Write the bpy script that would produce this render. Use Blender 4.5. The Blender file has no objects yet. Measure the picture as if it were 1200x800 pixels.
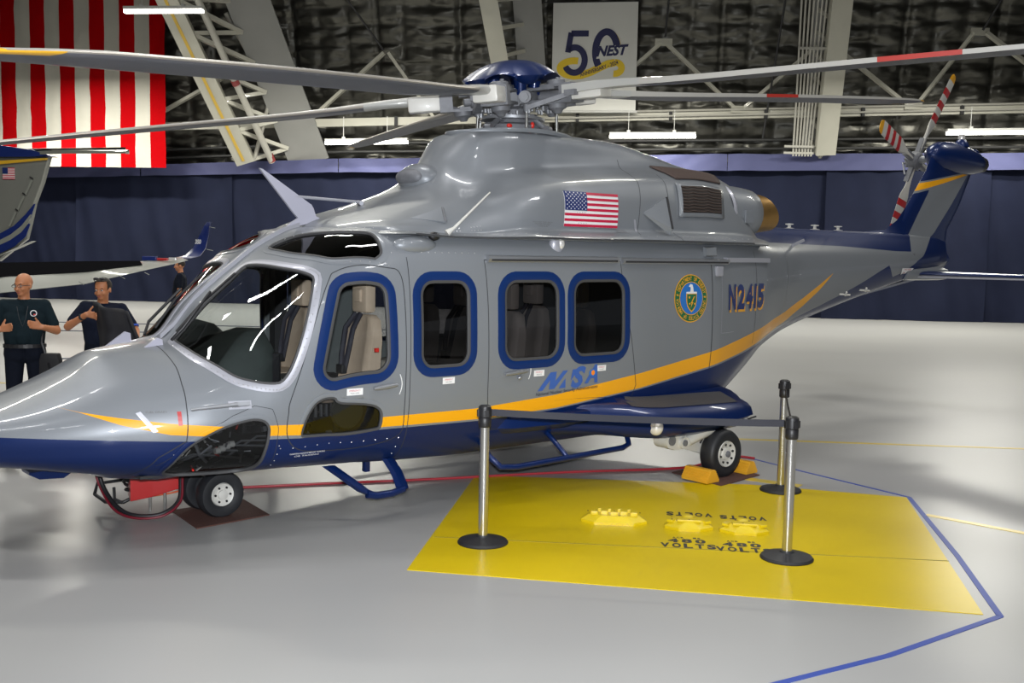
import bpy, bmesh, math, random
import numpy as np
from mathutils import Vector, Matrix
random.seed(7)
PI = math.pi
SC = bpy.context.scene
COL = SC.collection

# ------------------------------------------------------------------ camera
FPX, CAMH, PITCH, ROLL = 1234.5, 2.075, 0.0875, 0.0187
cam_data = bpy.data.cameras.new('camera')
cam_data.sensor_width = 36.0
cam_data.lens = 36.0 * FPX / 1200.0
cam_data.clip_end = 300
cam = bpy.data.objects.new('camera', cam_data)
COL.objects.link(cam)
cam.matrix_world = Matrix.Translation((0, 0, CAMH)) @ Matrix.Rotation(PI/2 - PITCH, 4, 'X') @ Matrix.Rotation(ROLL, 4, 'Z')
SC.camera = cam

# ------------------------------------------------------------------ world and light
world = bpy.data.worlds.new('hangar_air')
SC.world = world
world.use_nodes = True
world.node_tree.nodes['Background'].inputs[0].default_value = (.86, .92, 1.0, 1)
world.node_tree.nodes['Background'].inputs[1].default_value = 0.24
SC.view_settings.view_transform = 'Standard'
SC.view_settings.look = 'None'
SC.view_settings.gamma = 1.0
SC.view_settings.use_curve_mapping = False
SC.view_settings.exposure = 0.0

# hangar frame: u runs along the far wall, v from the far wall towards the camera
HO, HD, HN = (-.0198, 35.768), (.99407, -.10875), (-.10875, -.99407)
def W(u, v, z): return (HO[0]+HD[0]*u+HN[0]*v, HO[1]+HD[1]*u+HN[1]*v, z)

def area_lamp(name, loc, sx, sy, power, color=(1, .985, .95), rot=(0, 0, 0)):
    l = bpy.data.lights.new(name, 'AREA'); l.shape = 'RECTANGLE'; l.size = sx; l.size_y = sy
    l.energy = power; l.color = color
    o = bpy.data.objects.new(name, l); COL.objects.link(o); o.location = loc; o.rotation_euler = rot
    return o
# rows of hanging high-bay strips under the hangar roof
for (x, y, z, p) in [(-14, 32, 7.5, 950), (-5, 31, 7.5, 950), (4, 30, 7.5, 950), (13, 29, 7.5, 950),
                     (-13, 19, 10.5, 480), (-4.5, 18.5, 10.5, 400), (4, 18, 10.5, 320), (12.5, 17, 10.5, 300),
                     (-9, 10, 11, 400), (-1, 10.6, 11, 250), (7, 10, 11, 250),
                     (-7, 2, 11, 330), (1.5, 2, 11, 230), (9, 2, 11, 260), (-3, -7, 11, 250), (6, -7, 11, 250)]:
    area_lamp('high_bay_lamp', (x, y, z), 3.0, .45, p, (1, .975, .87) if y > 15 else (1, .99, .98), rot=(0, 0, -.109))

# the photographer's flash, just above the lens
fl_ = bpy.data.lights.new('camera_flash', 'AREA'); fl_.shape = 'RECTANGLE'; fl_.size = .10; fl_.size_y = .06; fl_.energy = 320; fl_.color = (.93, .96, 1); fl_.spread = math.radians(120)
flo = bpy.data.objects.new('camera_flash', fl_); COL.objects.link(flo); flo.matrix_world = Matrix.Translation((0, -.02, CAMH+.14)) @ Matrix.Rotation(PI/2-PITCH, 4, 'X')

# ------------------------------------------------------------------ material helpers
def mat(name, color=(.5, .5, .5), rough=.5, metal=0, coat=0, spec=.5, emit=None, strength=0, alpha=None):
    m = bpy.data.materials.new(name); m.use_nodes = True
    b = m.node_tree.nodes['Principled BSDF']
    b.inputs['Base Color'].default_value = (*color, 1)
    b.inputs['Roughness'].default_value = rough
    b.inputs['Metallic'].default_value = metal
    b.inputs['Coat Weight'].default_value = coat
    b.inputs['Coat Roughness'].default_value = .04
    b.inputs['Specular IOR Level'].default_value = spec
    if emit:
        b.inputs['Emission Color'].default_value = (*emit, 1)
        b.inputs['Emission Strength'].default_value = strength
    return m
def noisy(m, scale=8, amount=.12, bump=0, bscale=40, detail=3, stretch=(1, 1, 1), rough_var=0):
    """adds a fine tonal variation and relief to a plain principled material"""
    nt = m.node_tree; N = nt.nodes; L = nt.links; b = N['Principled BSDF']
    col = tuple(b.inputs['Base Color'].default_value)
    tc = N.new('ShaderNodeTexCoord'); mp = N.new('ShaderNodeMapping'); mp.inputs['Scale'].default_value = stretch
    L.new(tc.outputs['Object'], mp.inputs['Vector'])
    n = N.new('ShaderNodeTexNoise'); n.inputs['Scale'].default_value = scale; n.inputs['Detail'].default_value = detail
    L.new(mp.outputs[0], n.inputs['Vector'])
    mx = N.new('ShaderNodeMix'); mx.data_type = 'RGBA'
    mx.inputs['A'].default_value = tuple(c*(1-amount) for c in col[:3])+(1,)
    mx.inputs['B'].default_value = tuple(min(1, c*(1+amount)) for c in col[:3])+(1,)
    L.new(n.outputs[0], mx.inputs['Factor']); L.new(mx.outputs['Result'], b.inputs['Base Color'])
    if rough_var:
        r = N.new('ShaderNodeMapRange'); r0 = b.inputs['Roughness'].default_value
        r.inputs['To Min'].default_value = max(0, r0-rough_var); r.inputs['To Max'].default_value = r0+rough_var
        L.new(n.outputs[0], r.inputs['Value']); L.new(r.outputs[0], b.inputs['Roughness'])
    if bump:
        n2 = N.new('ShaderNodeTexNoise'); n2.inputs['Scale'].default_value = bscale; n2.inputs['Detail'].default_value = 4
        L.new(mp.outputs[0], n2.inputs['Vector'])
        bp = N.new('ShaderNodeBump'); bp.inputs['Strength'].default_value = bump; bp.inputs['Distance'].default_value = .02
        L.new(n2.outputs[0], bp.inputs['Height']); L.new(bp.outputs[0], b.inputs['Normal'])
    return m
def glass(name, tint, gloss=(1, 1, 1), f=.06):
    m = bpy.data.materials.new(name); m.use_nodes = True; nt = m.node_tree; N = nt.nodes; L = nt.links
    N.remove(N['Principled BSDF'])
    t = N.new('ShaderNodeBsdfTransparent'); t.inputs[0].default_value = (*tint, 1)
    g = N.new('ShaderNodeBsdfGlossy'); g.inputs[0].default_value = (*gloss, 1); g.inputs['Roughness'].default_value = .02
    fr = N.new('ShaderNodeFresnel'); fr.inputs[0].default_value = 1.45
    mx = N.new('ShaderNodeMixShader'); L.new(fr.outputs[0], mx.inputs[0]); L.new(t.outputs[0], mx.inputs[1]); L.new(g.outputs[0], mx.inputs[2])
    L.new(mx.outputs[0], N['Material Output'].inputs[0])
    return m

SILVER = (.205, .220, .240); BLUE = (.0015, .014, .085); GOLD = (.80, .36, .008)
M = {}
M['silver'] = mat('silver_paint', SILVER, .42, .2, .34)
M['light_silver'] = mat('light_silver_trim', (.38, .385, .43), .4, .3, .3)
M['blue'] = mat('metallic_blue_paint', BLUE, .34, .2, .32, .35)
M['frame_blue'] = mat('window_frame_blue', (.004, .022, .105), .4, 0, .15, .3)
M['gold'] = mat('gold_stripe_paint', GOLD, .35, 0, .8)
M['rubber'] = noisy(mat('black_rubber', (.012, .013, .016), .55), 20, .2)
M['seal'] = mat('grey_rubber_seal', (.05, .05, .052), .6)
M['black'] = mat('black_plastic', (.012, .012, .014), .45)
M['dark'] = mat('dark_interior_trim', (.02, .02, .022), .7)
M['midgrey'] = mat('interior_grey_trim', (.12, .13, .13), .6)
M['hood'] = noisy(mat('glareshield_cover_cloth', (.028, .036, .034), .8), 12, .25)
M['tan'] = noisy(mat('tan_leather', (.47, .36, .27), .5), 18, .08)
M['harness'] = mat('dark_harness_webbing', (.02, .019, .03), .7)
M['steel'] = mat('brushed_steel', (.55, .55, .53), .28, .9)
M['alu'] = mat('dull_aluminium', (.30, .31, .33), .4, .6)
M['hubgrey'] = noisy(mat('hub_grey_metal', (.17, .175, .19), .6, .25), 14, .3)
M['white'] = noisy(mat('white_enamel', (.58, .57, .53), .4, 0, .3), 10, .06)
M['red'] = mat('red_paint', (.42, .008, .008), .4, 0, .3)
M['red_light'] = mat('red_handle', (.7, .03, .02), .4)
M['panel_line'] = mat('panel_gap', (.03, .032, .036), .7)
M['rivet'] = mat('rivet_metal', (.42, .42, .42), .4, .5)
M['bronze'] = noisy(mat('bronze_exhaust', (.36, .215, .075), .38, .85), 6, .25, rough_var=.1)
M['mesh_brown'] = mat('brown_intake_mesh', (.075, .05, .042), .7, .2)
M['mesh_dark'] = mat('dark_intake_mesh', (.025, .018, .016), .6, .2)
M['glass_clear'] = glass('cockpit_glass', (.82, .85, .85))
M['glass_tint'] = glass('tinted_cabin_glass', (.36, .36, .38))
M['glass_dark'] = glass('dark_cabin_glass', (.15, .15, .16))
M['glass_roof'] = glass('dark_roof_glass', (.04, .045, .05))
M['glass_chin'] = glass('chin_window_glass', (.45, .46, .47))
M['lamp_glass'] = mat('lamp_lens', (.75, .74, .72), .15, .3, 1)
M['decal_white'] = mat('decal_white', (.75, .75, .75), .4, 0, .4)
M['decal_red'] = mat('decal_red', (.48, .012, .05), .4, 0, .4)
M['decal_navy'] = mat('decal_navy', (.008, .022, .12), .4, 0, .4)
M['decal_black'] = mat('decal_black', (.012, .014, .03), .5)
M['decal_gold'] = mat('decal_gold', (.72, .34, .02), .4, 0, .4)
M['decal_green'] = mat('decal_green', (.01, .12, .045), .4, 0, .4)
M['decal_sky'] = mat('decal_sky_blue', (.02, .15, .48), .4, 0, .4)
M['nnsa'] = mat('decal_mid_blue', (.035, .10, .36), .4, 0, .4)
M['orange'] = mat('decal_orange', (.8, .22, .02), .4)
M['faint'] = mat('stencil_ink', (.12, .12, .12), .6)

# ------------------------------------------------------------------ object helpers
def link(o, parent=None, label=None, cat=None, group=None, kind=None):
    if o.name not in COL.objects: COL.objects.link(o)
    if parent: o.parent = parent
    if label: o['label'] = label
    if cat: o['category'] = cat
    if group: o['group'] = group
    if kind: o['kind'] = kind
    return o
def thing(name, label, cat, loc=(0, 0, 0), rz=0, group=None, kind=None):
    o = bpy.data.objects.new(name, None); o.empty_display_size = .1
    o.location = loc; o.rotation_euler = (0, 0, rz)
    return link(o, None, label, cat, group, kind)
def tag(o, label, cat, group=None, kind=None):
    o['label'] = label; o['category'] = cat
    if group: o['group'] = group
    if kind: o['kind'] = kind
    return o

class B:
    """bag of geometry linked as one mesh object"""
    def __init__(s): s.v = []; s.f = []; s.m = []; s.mi = 0
    def add(s, v, f):
        n = len(s.v); s.v += [tuple(p) for p in v]; s.f += [tuple(i+n for i in q) for q in f]; s.m += [s.mi]*len(f); return s
    def box(s, c, d, R=None):
        hx, hy, hz = d[0]/2, d[1]/2, d[2]/2
        v = [Vector((x, y, z)) for x in (-hx, hx) for y in (-hy, hy) for z in (-hz, hz)]
        if R: v = [R @ p for p in v]
        v = [p+Vector(c) for p in v]
        return s.add(v, [(0, 1, 3, 2), (4, 6, 7, 5), (0, 4, 5, 1), (2, 3, 7, 6), (0, 2, 6, 4), (1, 5, 7, 3)])
    def beam(s, a, b, w, h, up=(0, 0, 1)):
        a = Vector(a); b = Vector(b); d = (b-a); L = d.length; d.normalize()
        u = Vector(up); sx = d.cross(u)
        if sx.length < 1e-4: sx = d.cross(Vector((1, 0, 0)))
        sx.normalize(); uz = sx.cross(d).normalized()
        v = [p+sx*i*w/2+uz*j*h/2 for p in (a, b) for i in (-1, 1) for j in (-1, 1)]
        return s.add(v, [(0, 1, 3, 2), (4, 6, 7, 5), (0, 4, 5, 1), (2, 3, 7, 6), (0, 2, 6, 4), (1, 5, 7, 3)])
    def tube(s, pts, r, n=8, cap=True):
        pts = [Vector(p) for p in pts]; k = len(pts)
        rr = r if isinstance(r, (list, tuple)) else [r]*k
        T = []
        for i in range(k):
            t = (pts[min(i+1, k-1)]-pts[max(i-1, 0)])
            T.append(t.normalized() if t.length > 1e-9 else Vector((0, 0, 1)))
        a = Vector((0, 0, 1)) if abs(T[0].z) < .9 else Vector((1, 0, 0))
        u = T[0].cross(a).normalized(); V = []
        for i in range(k):
            u = (u-T[i]*u.dot(T[i]))
            if u.length < 1e-6: u = T[i].cross(Vector((.3, .5, .8)))
            u.normalize(); w = T[i].cross(u)
            V += [pts[i]+(u*math.cos(2*PI*j/n)+w*math.sin(2*PI*j/n))*rr[i] for j in range(n)]
        F = [(i*n+j, i*n+(j+1) % n, (i+1)*n+(j+1) % n, (i+1)*n+j) for i in range(k-1) for j in range(n)]
        if cap: F += [tuple(range(n-1, -1, -1)), tuple((k-1)*n+j for j in range(n))]
        return s.add(V, F)
    def lathe(s, prof, c=(0, 0, 0), axis=(0, 0, 1), n=24):
        """prof: list of (radius, height along axis)"""
        ax = Vector(axis).normalized(); a = Vector((0, 0, 1)) if abs(ax.z) < .9 else Vector((1, 0, 0))
        u = ax.cross(a).normalized(); w = ax.cross(u); V = []
        for r, h in prof:
            V += [Vector(c)+ax*h+(u*math.cos(2*PI*j/n)+w*math.sin(2*PI*j/n))*r for j in range(n)]
        k = len(prof)
        F = [(i*n+j, i*n+(j+1) % n, (i+1)*n+(j+1) % n, (i+1)*n+j) for i in range(k-1) for j in range(n)]
        F += [tuple(range(n-1, -1, -1)), tuple((k-1)*n+j for j in range(n))]
        return s.add(V, F)
    def sphere(s, c, r, n=12, m=8):
        r3 = r if isinstance(r, (tuple, list)) else (r, r, r)
        V = [(c[0], c[1], c[2]+r3[2])]; F = []
        for i in range(1, m):
            a = PI*i/m
            V += [(c[0]+r3[0]*math.sin(a)*math.cos(2*PI*j/n), c[1]+r3[1]*math.sin(a)*math.sin(2*PI*j/n), c[2]+r3[2]*math.cos(a)) for j in range(n)]
        V.append((c[0], c[1], c[2]-r3[2]))
        for j in range(n):
            F.append((0, 1+j, 1+(j+1) % n)); F.append((len(V)-1, 1+(m-2)*n+(j+1) % n, 1+(m-2)*n+j))
        for i in range(m-2):
            F += [(1+i*n+j, 1+(i+1)*n+j, 1+(i+1)*n+(j+1) % n, 1+i*n+(j+1) % n) for j in range(n)]
        return s.add(V, F)
    def loft(s, rings, closed=True, caps=True):
        n = len(rings[0]); V = [p for r in rings for p in r]; k = len(rings)
        F = [(i*n+j, i*n+(j+1) % n, (i+1)*n+(j+1) % n, (i+1)*n+j) for i in range(k-1) for j in range(n if closed else n-1)]
        if caps and closed: F += [tuple(range(n-1, -1, -1)), tuple((k-1)*n+j for j in range(n))]
        return s.add(V, F)
    def build(s, name, m=None, parent=None, smooth=None, bevel=0, **kw):
        me = bpy.data.meshes.new(name); me.from_pydata(s.v, [], s.f)
        ms = m if isinstance(m, (list, tuple)) else [m]
        for q in ms:
            if q: me.materials.append(q)
        if len(ms) > 1: me.polygons.foreach_set('material_index', s.m)
        bm = bmesh.new(); bm.from_mesh(me); bmesh.ops.recalc_face_normals(bm, faces=bm.faces)
        if bevel: bmesh.ops.bevel(bm, geom=bm.edges[:], offset=bevel, segments=2, affect='EDGES', profile=.6)
        bm.to_mesh(me); bm.free()
        if smooth is not None:
            me.polygons.foreach_set('use_smooth', [True]*len(me.polygons))
            me.set_sharp_from_angle(angle=math.radians(smooth))
        me.update()
        o = bpy.data.objects.new(name, me)
        return link(o, parent, **kw)
def P(x, y, z): return (x, -y, z)          # helicopter frame: x aft, y to port, z up

_txt = {}
def text_geo(body, shear=0, bold=0):
    """letters of the built-in font as flat polygons: (verts, faces) normalised to 0..1 wide, keeps aspect in h"""
    key = (body, shear, bold)
    if key in _txt: return _txt[key]
    cu = bpy.data.curves.new('t', 'FONT'); cu.body = body; cu.shear = shear; cu.offset = bold; cu.resolution_u = 3
    o = bpy.data.objects.new('t', cu); COL.objects.link(o)
    dg = bpy.context.evaluated_depsgraph_get()
    me = bpy.data.meshes.new_from_object(o.evaluated_get(dg))
    v = [(p.co.x, p.co.y) for p in me.vertices]; f = [tuple(q.vertices) for q in me.polygons]
    bpy.data.objects.remove(o); bpy.data.curves.remove(cu); bpy.data.meshes.remove(me)
    x0 = min(p[0] for p in v); x1 = max(p[0] for p in v); y0 = min(p[1] for p in v); y1 = max(p[1] for p in v)
    v = [((a-x0)/(x1-x0), (b-y0)/(y1-y0)) for a, b in v]
    _txt[key] = (v, f, (y1-y0)/(x1-x0)); return _txt[key]
def smooth_poly(pts, n=64):
    """closed Catmull-Rom resampling"""
    k = len(pts); out = []
    for i in range(n):
        s = i*k/n; a = int(s); u = s-a; q = [pts[(a+d) % k] for d in (-1, 0, 1, 2)]
        out.append(tuple(.5*((2*q[1][c])+(-q[0][c]+q[2][c])*u+(2*q[0][c]-5*q[1][c]+4*q[2][c]-q[3][c])*u*u+(-q[0][c]+3*q[1][c]-3*q[2][c]+q[3][c])*u**3) for c in range(len(pts[0]))))
    return out
def inside(x, y, poly):
    c = False; j = len(poly)-1
    for i in range(len(poly)):
        xi, yi = poly[i]; xj, yj = poly[j]
        if (yi > y) != (yj > y) and x < (xj-xi)*(y-yi)/(yj-yi)+xi: c = not c
        j = i
    return c
def round_poly(pts, radii, n=7):
    """corner-rounded polygon with evenly fine corners"""
    out = []; k = len(pts)
    for i in range(k):
        p = Vector(pts[i]); a = Vector(pts[i-1]); c = Vector(pts[(i+1) % k]); d1 = (a-p).normalized(); d2 = (c-p).normalized()
        ang = d1.angle(d2); t = radii[i]/math.tan(ang/2); s1 = p+d1*t; s2 = p+d2*t; bis = (d1+d2).normalized(); cen = p+bis*(radii[i]/math.sin(ang/2))
        a0 = math.atan2(s1.y-cen.y, s1.x-cen.x); a1 = math.atan2(s2.y-cen.y, s2.x-cen.x); da = (a1-a0+PI) % (2*PI)-PI
        out += [(cen.x+radii[i]*math.cos(a0+da*j/n), cen.y+radii[i]*math.sin(a0+da*j/n)) for j in range(n+1)]
    return out
def interp(x, pts):
    if x <= pts[0][0]: return pts[0][1]
    for (a, b), (c, d) in zip(pts, pts[1:]):
        if x <= c: return b+(d-b)*(x-a)/(c-a)
    return pts[-1][1]
# ================================================================== the setting
from mathutils import noise as mnoise
# floor: grey glossy epoxy
fm = mat('grey_epoxy_floor', (.40, .395, .40), .3, 0, 0, .32)
nt = fm.node_tree; N = nt.nodes; L = nt.links; b = N['Principled BSDF']
tc = N.new('ShaderNodeTexCoord'); mp = N.new('ShaderNodeMapping'); mp.inputs['Scale'].default_value = (.12, .3, 1)
n1 = N.new('ShaderNodeTexNoise'); n1.inputs['Scale'].default_value = 1.6; n1.inputs['Detail'].default_value = 3
L.new(tc.outputs['Object'], mp.inputs[0]); L.new(mp.outputs[0], n1.inputs['Vector'])
cr = N.new('ShaderNodeMix'); cr.data_type = 'RGBA'; cr.inputs['A'].default_value = (.305, .305, .308, 1); cr.inputs['B'].default_value = (.355, .355, .342, 1)
L.new(n1.outputs[0], cr.inputs['Factor']); L.new(cr.outputs['Result'], b.inputs['Base Color'])
rr = N.new('ShaderNodeMapRange'); rr.inputs['To Min'].default_value = .30; rr.inputs['To Max'].default_value = .38
L.new(n1.outputs[0], rr.inputs[0]); L.new(rr.outputs[0], b.inputs['Roughness'])
n2 = N.new('ShaderNodeTexNoise'); n2.inputs['Scale'].default_value = 3; n2.inputs['Detail'].default_value = 3
L.new(tc.outputs['Object'], n2.inputs['Vector'])
bp = N.new('ShaderNodeBump'); bp.inputs['Strength'].default_value = .02; bp.inputs['Distance'].default_value = .01
B().box((0, 10, -.1), (90, 80, .2)).build('floor', fm, kind='structure')

ym = noisy(mat('yellow_floor_paint', (.60, .44, .004),   .32, 0, 0, .2), 1.2, .10, bump=.04, bscale=6, detail=5)
yel = [(-.31, 9.52), (-.65, 6.64), (2.78, 5.99), (3.43, 8.95), (2.18, 9.34)]
yb = B(); yb.v = [(x, y, 0) for x, y in yel]+[(x, y, .004) for x, y in yel]
yb.f = [(5, 6, 7, 8, 9)]+[(i, (i+1) % 5, (i+1) % 5+5, i+5) for i in range(5)]; yb.m = [0]*6
patch = tag(yb.build('painted_floor_patch', ym), 'bright yellow painted area of the floor between the posts, lettered 480 VOLTS', 'floor marking')
B().beam((-.53, 7.42, .0045), (3.02, 7.06, .0045), .012, .002).build('floor_joint', mat('yellow_joint', (.25, .2, .01), .6), patch)
def floor_text(txt, c, w, h, up, bold=.02):
    v, f, a = text_geo(txt, 0, bold); ux = Vector((math.cos(up), math.sin(up), 0)); uy = Vector((-math.sin(up), math.cos(up), 0))
    q = B()
    n_ch = len(txt); pit_ = w/(n_ch-.22)
    for i_, ch_ in enumerate(txt):
        if ch_ == ' ': continue
        v, f, a = text_geo(ch_, 0, bold); cw = .78*pit_
        q.add([tuple(Vector((c[0], c[1], .0055))+ux*(-w/2+i_*pit_+p[0]*cw)+uy*(p[1]-.5)*h) for p in v], f)
    return q.build('painted_lettering', M['decal_black'], patch, kind='stuff')
for cx, cy in ((1.275, 7.31), (1.655, 7.235)):
    floor_text('VOLTS', (cx, cy, 0), .39, .115, -.12, .045)
    floor_text('480', (cx+.01, cy+.125, 0), .27, .10, -.12, .045)
    floor_text('ACR  15', (cx+.02, cy+.205, 0), .20, .035, -.12, .04)
for cx, cy in ((1.43, 8.21), (1.84, 8.13)):
    floor_text('VOLTS', (cx, cy, 0), .36, .12, PI-.12, .045)

def floor_line(name, pts, w, m, label, cat='floor marking', h=.003):
    q = B()
    for a, c in zip(pts, pts[1:]): q.beam((*a, h/2), (*c, h/2), w, h)
    return tag(q.build(name, m), label, cat)
yl = noisy(mat('yellow_line_paint', (.62, .46, .06), .3, 0, .3), 3, .15)
bt = mat('blue_cord_sleeve', (.015, .05, .30), .45)
rt = mat('red_cord_sleeve', (.33, .02, .03), .45)
floor_line('painted_line', [(-3.2, 12.15), (2.3, 11.7), (6.5, 11.33), (14, 10.7)], .075, yl, 'long yellow painted floor line behind the main wheel running to the right edge')
floor_line('painted_line', [(3.0, 8.95), (3.37, 8.36), (4.6, 7.2)][1:], .07, yl, 'short faded yellow floor line leaving the right side of the yellow patch')
floor_line('painted_line', [(2.0, 9.72), (2.62, 9.33)], .12, yl, 'short yellow floor stripe under the mat by the rear post')
floor_line('painted_line', [(-3.5, 14.1), (-4.9, 14.7), (-7.5, 15.2)], .09, yl, 'yellow floor line behind the man with folded arms')
floor_line('painted_line', [(-5.6, 10.2), (-4.4, 10.05)], .11, yl, 'yellow floor line at the left behind the nose of the helicopter')
floor_line('painted_line', [(-9, 12.5), (-5.2, 12.35)], .1, rt, 'red floor line left of the man with glasses')
seam = mat('grey_floor_cable', (.14, .15, .19), .5)
for (a, c, lab) in [((-16, 27), (-2, 26.2), 'farthest thin dark cable lying across the pale far floor'), ((-15, 24.2), (-3, 24.2), 'second thin dark cable lying across the pale far floor'), ((-8.5, 18.0), (-2, 22.6), 'thin dark cable slanting across the floor behind the man holding a jacket')]:
    floor_line('floor_cable', [a, c], .05, seam, lab, 'cable', .02)
def cord(name, pts, r, m, label):
    q = B(); P3 = []
    for i in range(len(pts)-1):
        for k in range(6):
            u = k/6; g = [pts[max(i-1, 0)], pts[i], pts[i+1], pts[min(i+2, len(pts)-1)]]
            P3.append(tuple(.5*((2*g[1][c])+(-g[0][c]+g[2][c])*u+(2*g[0][c]-5*g[1][c]+4*g[2][c]-g[3][c])*u*u+(-g[0][c]+3*g[1][c]-3*g[2][c]+g[3][c])*u**3) for c in (0, 1))+(r,))
    P3.append((*pts[-1], r)); q.tube(P3, r, 6)
    return tag(q.build(name, m, smooth=60), label, 'cord')
cord('extension_cord', [(-2.35, 8.8), (-1.6, 9.03), (-.74, 9.27), (.5, 9.68), (1.67, 10.0), (2.2, 10.6), (2.48, 10.53)], .012, rt, 'thin red cord lying on the floor under the helicopter')
floor_line('floor_tape', [(2.48, 10.53), (2.81, 9.98), (3.46, 8.97)], .03, bt, 'thin blue tape line from the main wheel to the corner of the yellow patch', 'tape')
floor_line('floor_tape', [(3.46, 8.97), (3.14, 7.22), (2.87, 5.97), (1.99, 5.33), (1.2, 4.88)], .04, bt, 'wide blue tape line round the right corner of the yellow patch to the bottom edge', 'tape')

# ------------------------------------------------------------------ far wall, roof
wallm = mat('dark_far_wall', (.02, .02, .022), .8)
bw = B(); v = [W(-34, -.9, 0), W(34, -.9, 0), W(34, -.9, 5.4), W(-34, -.9, 5.4)]; bw.add(v, [(0, 1, 2, 3)])
bw.build('wall_back', wallm, kind='structure')
prof = [(-.9, 4.0), (-.75, 5.3), (-.2, 7.2), (.1, 8.5), (.5, 9.9), (1.4, 11.6), (3.6, 13.8), (8, 16), (14, 18.6), (22, 20), (32, 20.2), (42, 18.5), (50, 14), (54, 8), (55, 0)]
def rp(s):
    i = min(int(s), len(prof)-2); u = s-i; q = [prof[max(i-1, 0)], prof[i], prof[i+1], prof[min(i+2, len(prof)-1)]]
    return tuple(.5*((2*q[1][c])+(-q[0][c]+q[2][c])*u+(2*q[0][c]-5*q[1][c]+4*q[2][c]-q[3][c])*u*u+(-q[0][c]+3*q[1][c]-3*q[2][c]+q[3][c])*u**3) for c in (0, 1))
foil = mat('quilted_foil_insulation', (.085, .083, .073), .36, .8)
noisy(foil, .9, .35, bump=.35, bscale=5, detail=5, rough_var=.08)
q = B(); nu, ns = 420, 150; u0, u1, s0, s1 = -21, 21, 0, 6.2
# arc length table so the quilt cells keep their size
tab = [rp(s0+(s1-s0)*j/ns) for j in range(ns+1)]; acc = [0]
for j in range(ns): acc.append(acc[-1]+math.dist(tab[j], tab[j+1]))
for j in range(ns+1):
    v0, z0 = tab[j]; dv = tab[min(j+1, ns)][0]-tab[max(j-1, 0)][0]; dz = tab[min(j+1, ns)][1]-tab[max(j-1, 0)][1]
    ln = math.hypot(dv, dz); nv, nz = dz/ln, -dv/ln
    for i in range(nu+1):
        u = u0+(u1-u0)*i/nu; S = acc[j]
        a = abs(math.sin(PI*u/.95))**.5; c = abs(math.sin(PI*S/.62+.25*math.sin(u*1.7)))**.5
        seamd = min(1, abs(((u+.4) % 2.85)-1.42)/.12)
        h = .11*a*c+.10*mnoise.noise((u*1.1, S*2.8, 0))+.05*mnoise.noise((u*3.2, S*6.5, 4))-.12*(1-seamd)
        q.v.append(W(u, v0+nv*h, z0+nz*h))
q.f = [(j*(nu+1)+i, j*(nu+1)+i+1, (j+1)*(nu+1)+i+1, (j+1)*(nu+1)+i) for j in range(ns) for i in range(nu)]; q.m = [0]*len(q.f)
q.build('ceiling', foil, smooth=180, kind='structure')
q = B()
for s in range(0, 40): 
    t = 6.15+(len(prof)-1-6.15)*s/39; v0, z0 = rp(t); q.v += [W(-34, v0, z0), W(34, v0, z0)]
q.f = [(2*i, 2*i+1, 2*i+3, 2*i+2) for i in range(39)]
for side in (-34, 34):      # end walls
    k = len(q.v); n = 0
    for s in range(0, 29): v0, z0 = rp(s*.5); q.v.append(W(side, v0, z0)); n += 1
    q.f.append(tuple(range(k, k+n)))
q.m = [0]*len(q.f)
q.build('ceiling', mat('smooth_roof_lining', (.17, .17, .16), .7), kind='structure')
# the lower roof flanks beside the quilted part
q = B()
for (a, c) in ((-34, -21), (21, 34)):
    for j in range(0, ns, 10):
        k = len(q.v); q.v += [W(a, *tab[j]), W(c, *tab[j]), W(c, *tab[min(j+10, ns)]), W(a, *tab[min(j+10, ns)])]; q.f.append((k, k+1, k+2, k+3)); q.m.append(0)
q.build('ceiling', foil, kind='structure')

# ------------------------------------------------------------------ steel frames
st = noisy(mat('cream_painted_steel', (.42, .41, .35), .5, 0, .1), 1.5, .12)
grey_sheet = noisy(mat('pale_grey_sheet', (.23, .23, .22), .6), .8, .15)
pipe_m = mat('pale_pipe', (.38, .37, .33), .45)
def ext(a, b, k): return tuple(Vector(a)+(Vector(b)-Vector(a))*k)
def frame(name, label, chords, w, lattice=True, lat_w=.16):
    t = thing(name, label, 'roof truss', kind='structure')
    return t
# right frame
t = thing('roof_frame', 'cream steel roof frame right of centre with a bundle of pipes on its left', 'roof frame')
B().beam((9.9, 34.18, 5.3), ext((9.9, 34.18, 5.25), (9.66, 32.3, 9.67), 1.5), .62, .35, up=(0, 1, 0)).build('frame_chord', st, t)
B().beam((9.55, 34.9, 5.3), (9.3, 33.4, 10.2), .3, .3, up=(0, 1, 0)).build('frame_chord', grey_sheet, t)
for k in range(7):
    z = 5.3+k*.75; B().beam(tuple(Vector((9.8, 34.2, 5.2)).lerp(Vector((9.66, 32.3, 9.7)), k/7)), tuple(Vector((9.5, 34.9, 5.6)).lerp(Vector((9.3, 33.4, 10)), (k+.5)/7)), .1, .12).build('lattice_bar', st, t)
tp = thing('pipe_bundle', 'bundle of parallel pale vertical pipes beside the right roof frame', 'pipes')
for k in range(7):
    x = 8.88+k*.095
    B().tube([(x, 34.1, 5.2), (x, 34.12, 5.5), (x-.1+k*.01, 33.6, 7), (x-.39+k*.03, 32.35, 9.7), (x-.6+k*.04, 31.8, 11.5)], .032, 8).build('pipe', pipe_m, tp, smooth=60)
for zz, yy in ((5.5, 34.05), (5.3, 34.1), (8.35, 32.85)):
    B().box((9.05, yy, zz), (.95, .06, .07)).build('pipe_bracket', pipe_m, tp)
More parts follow.
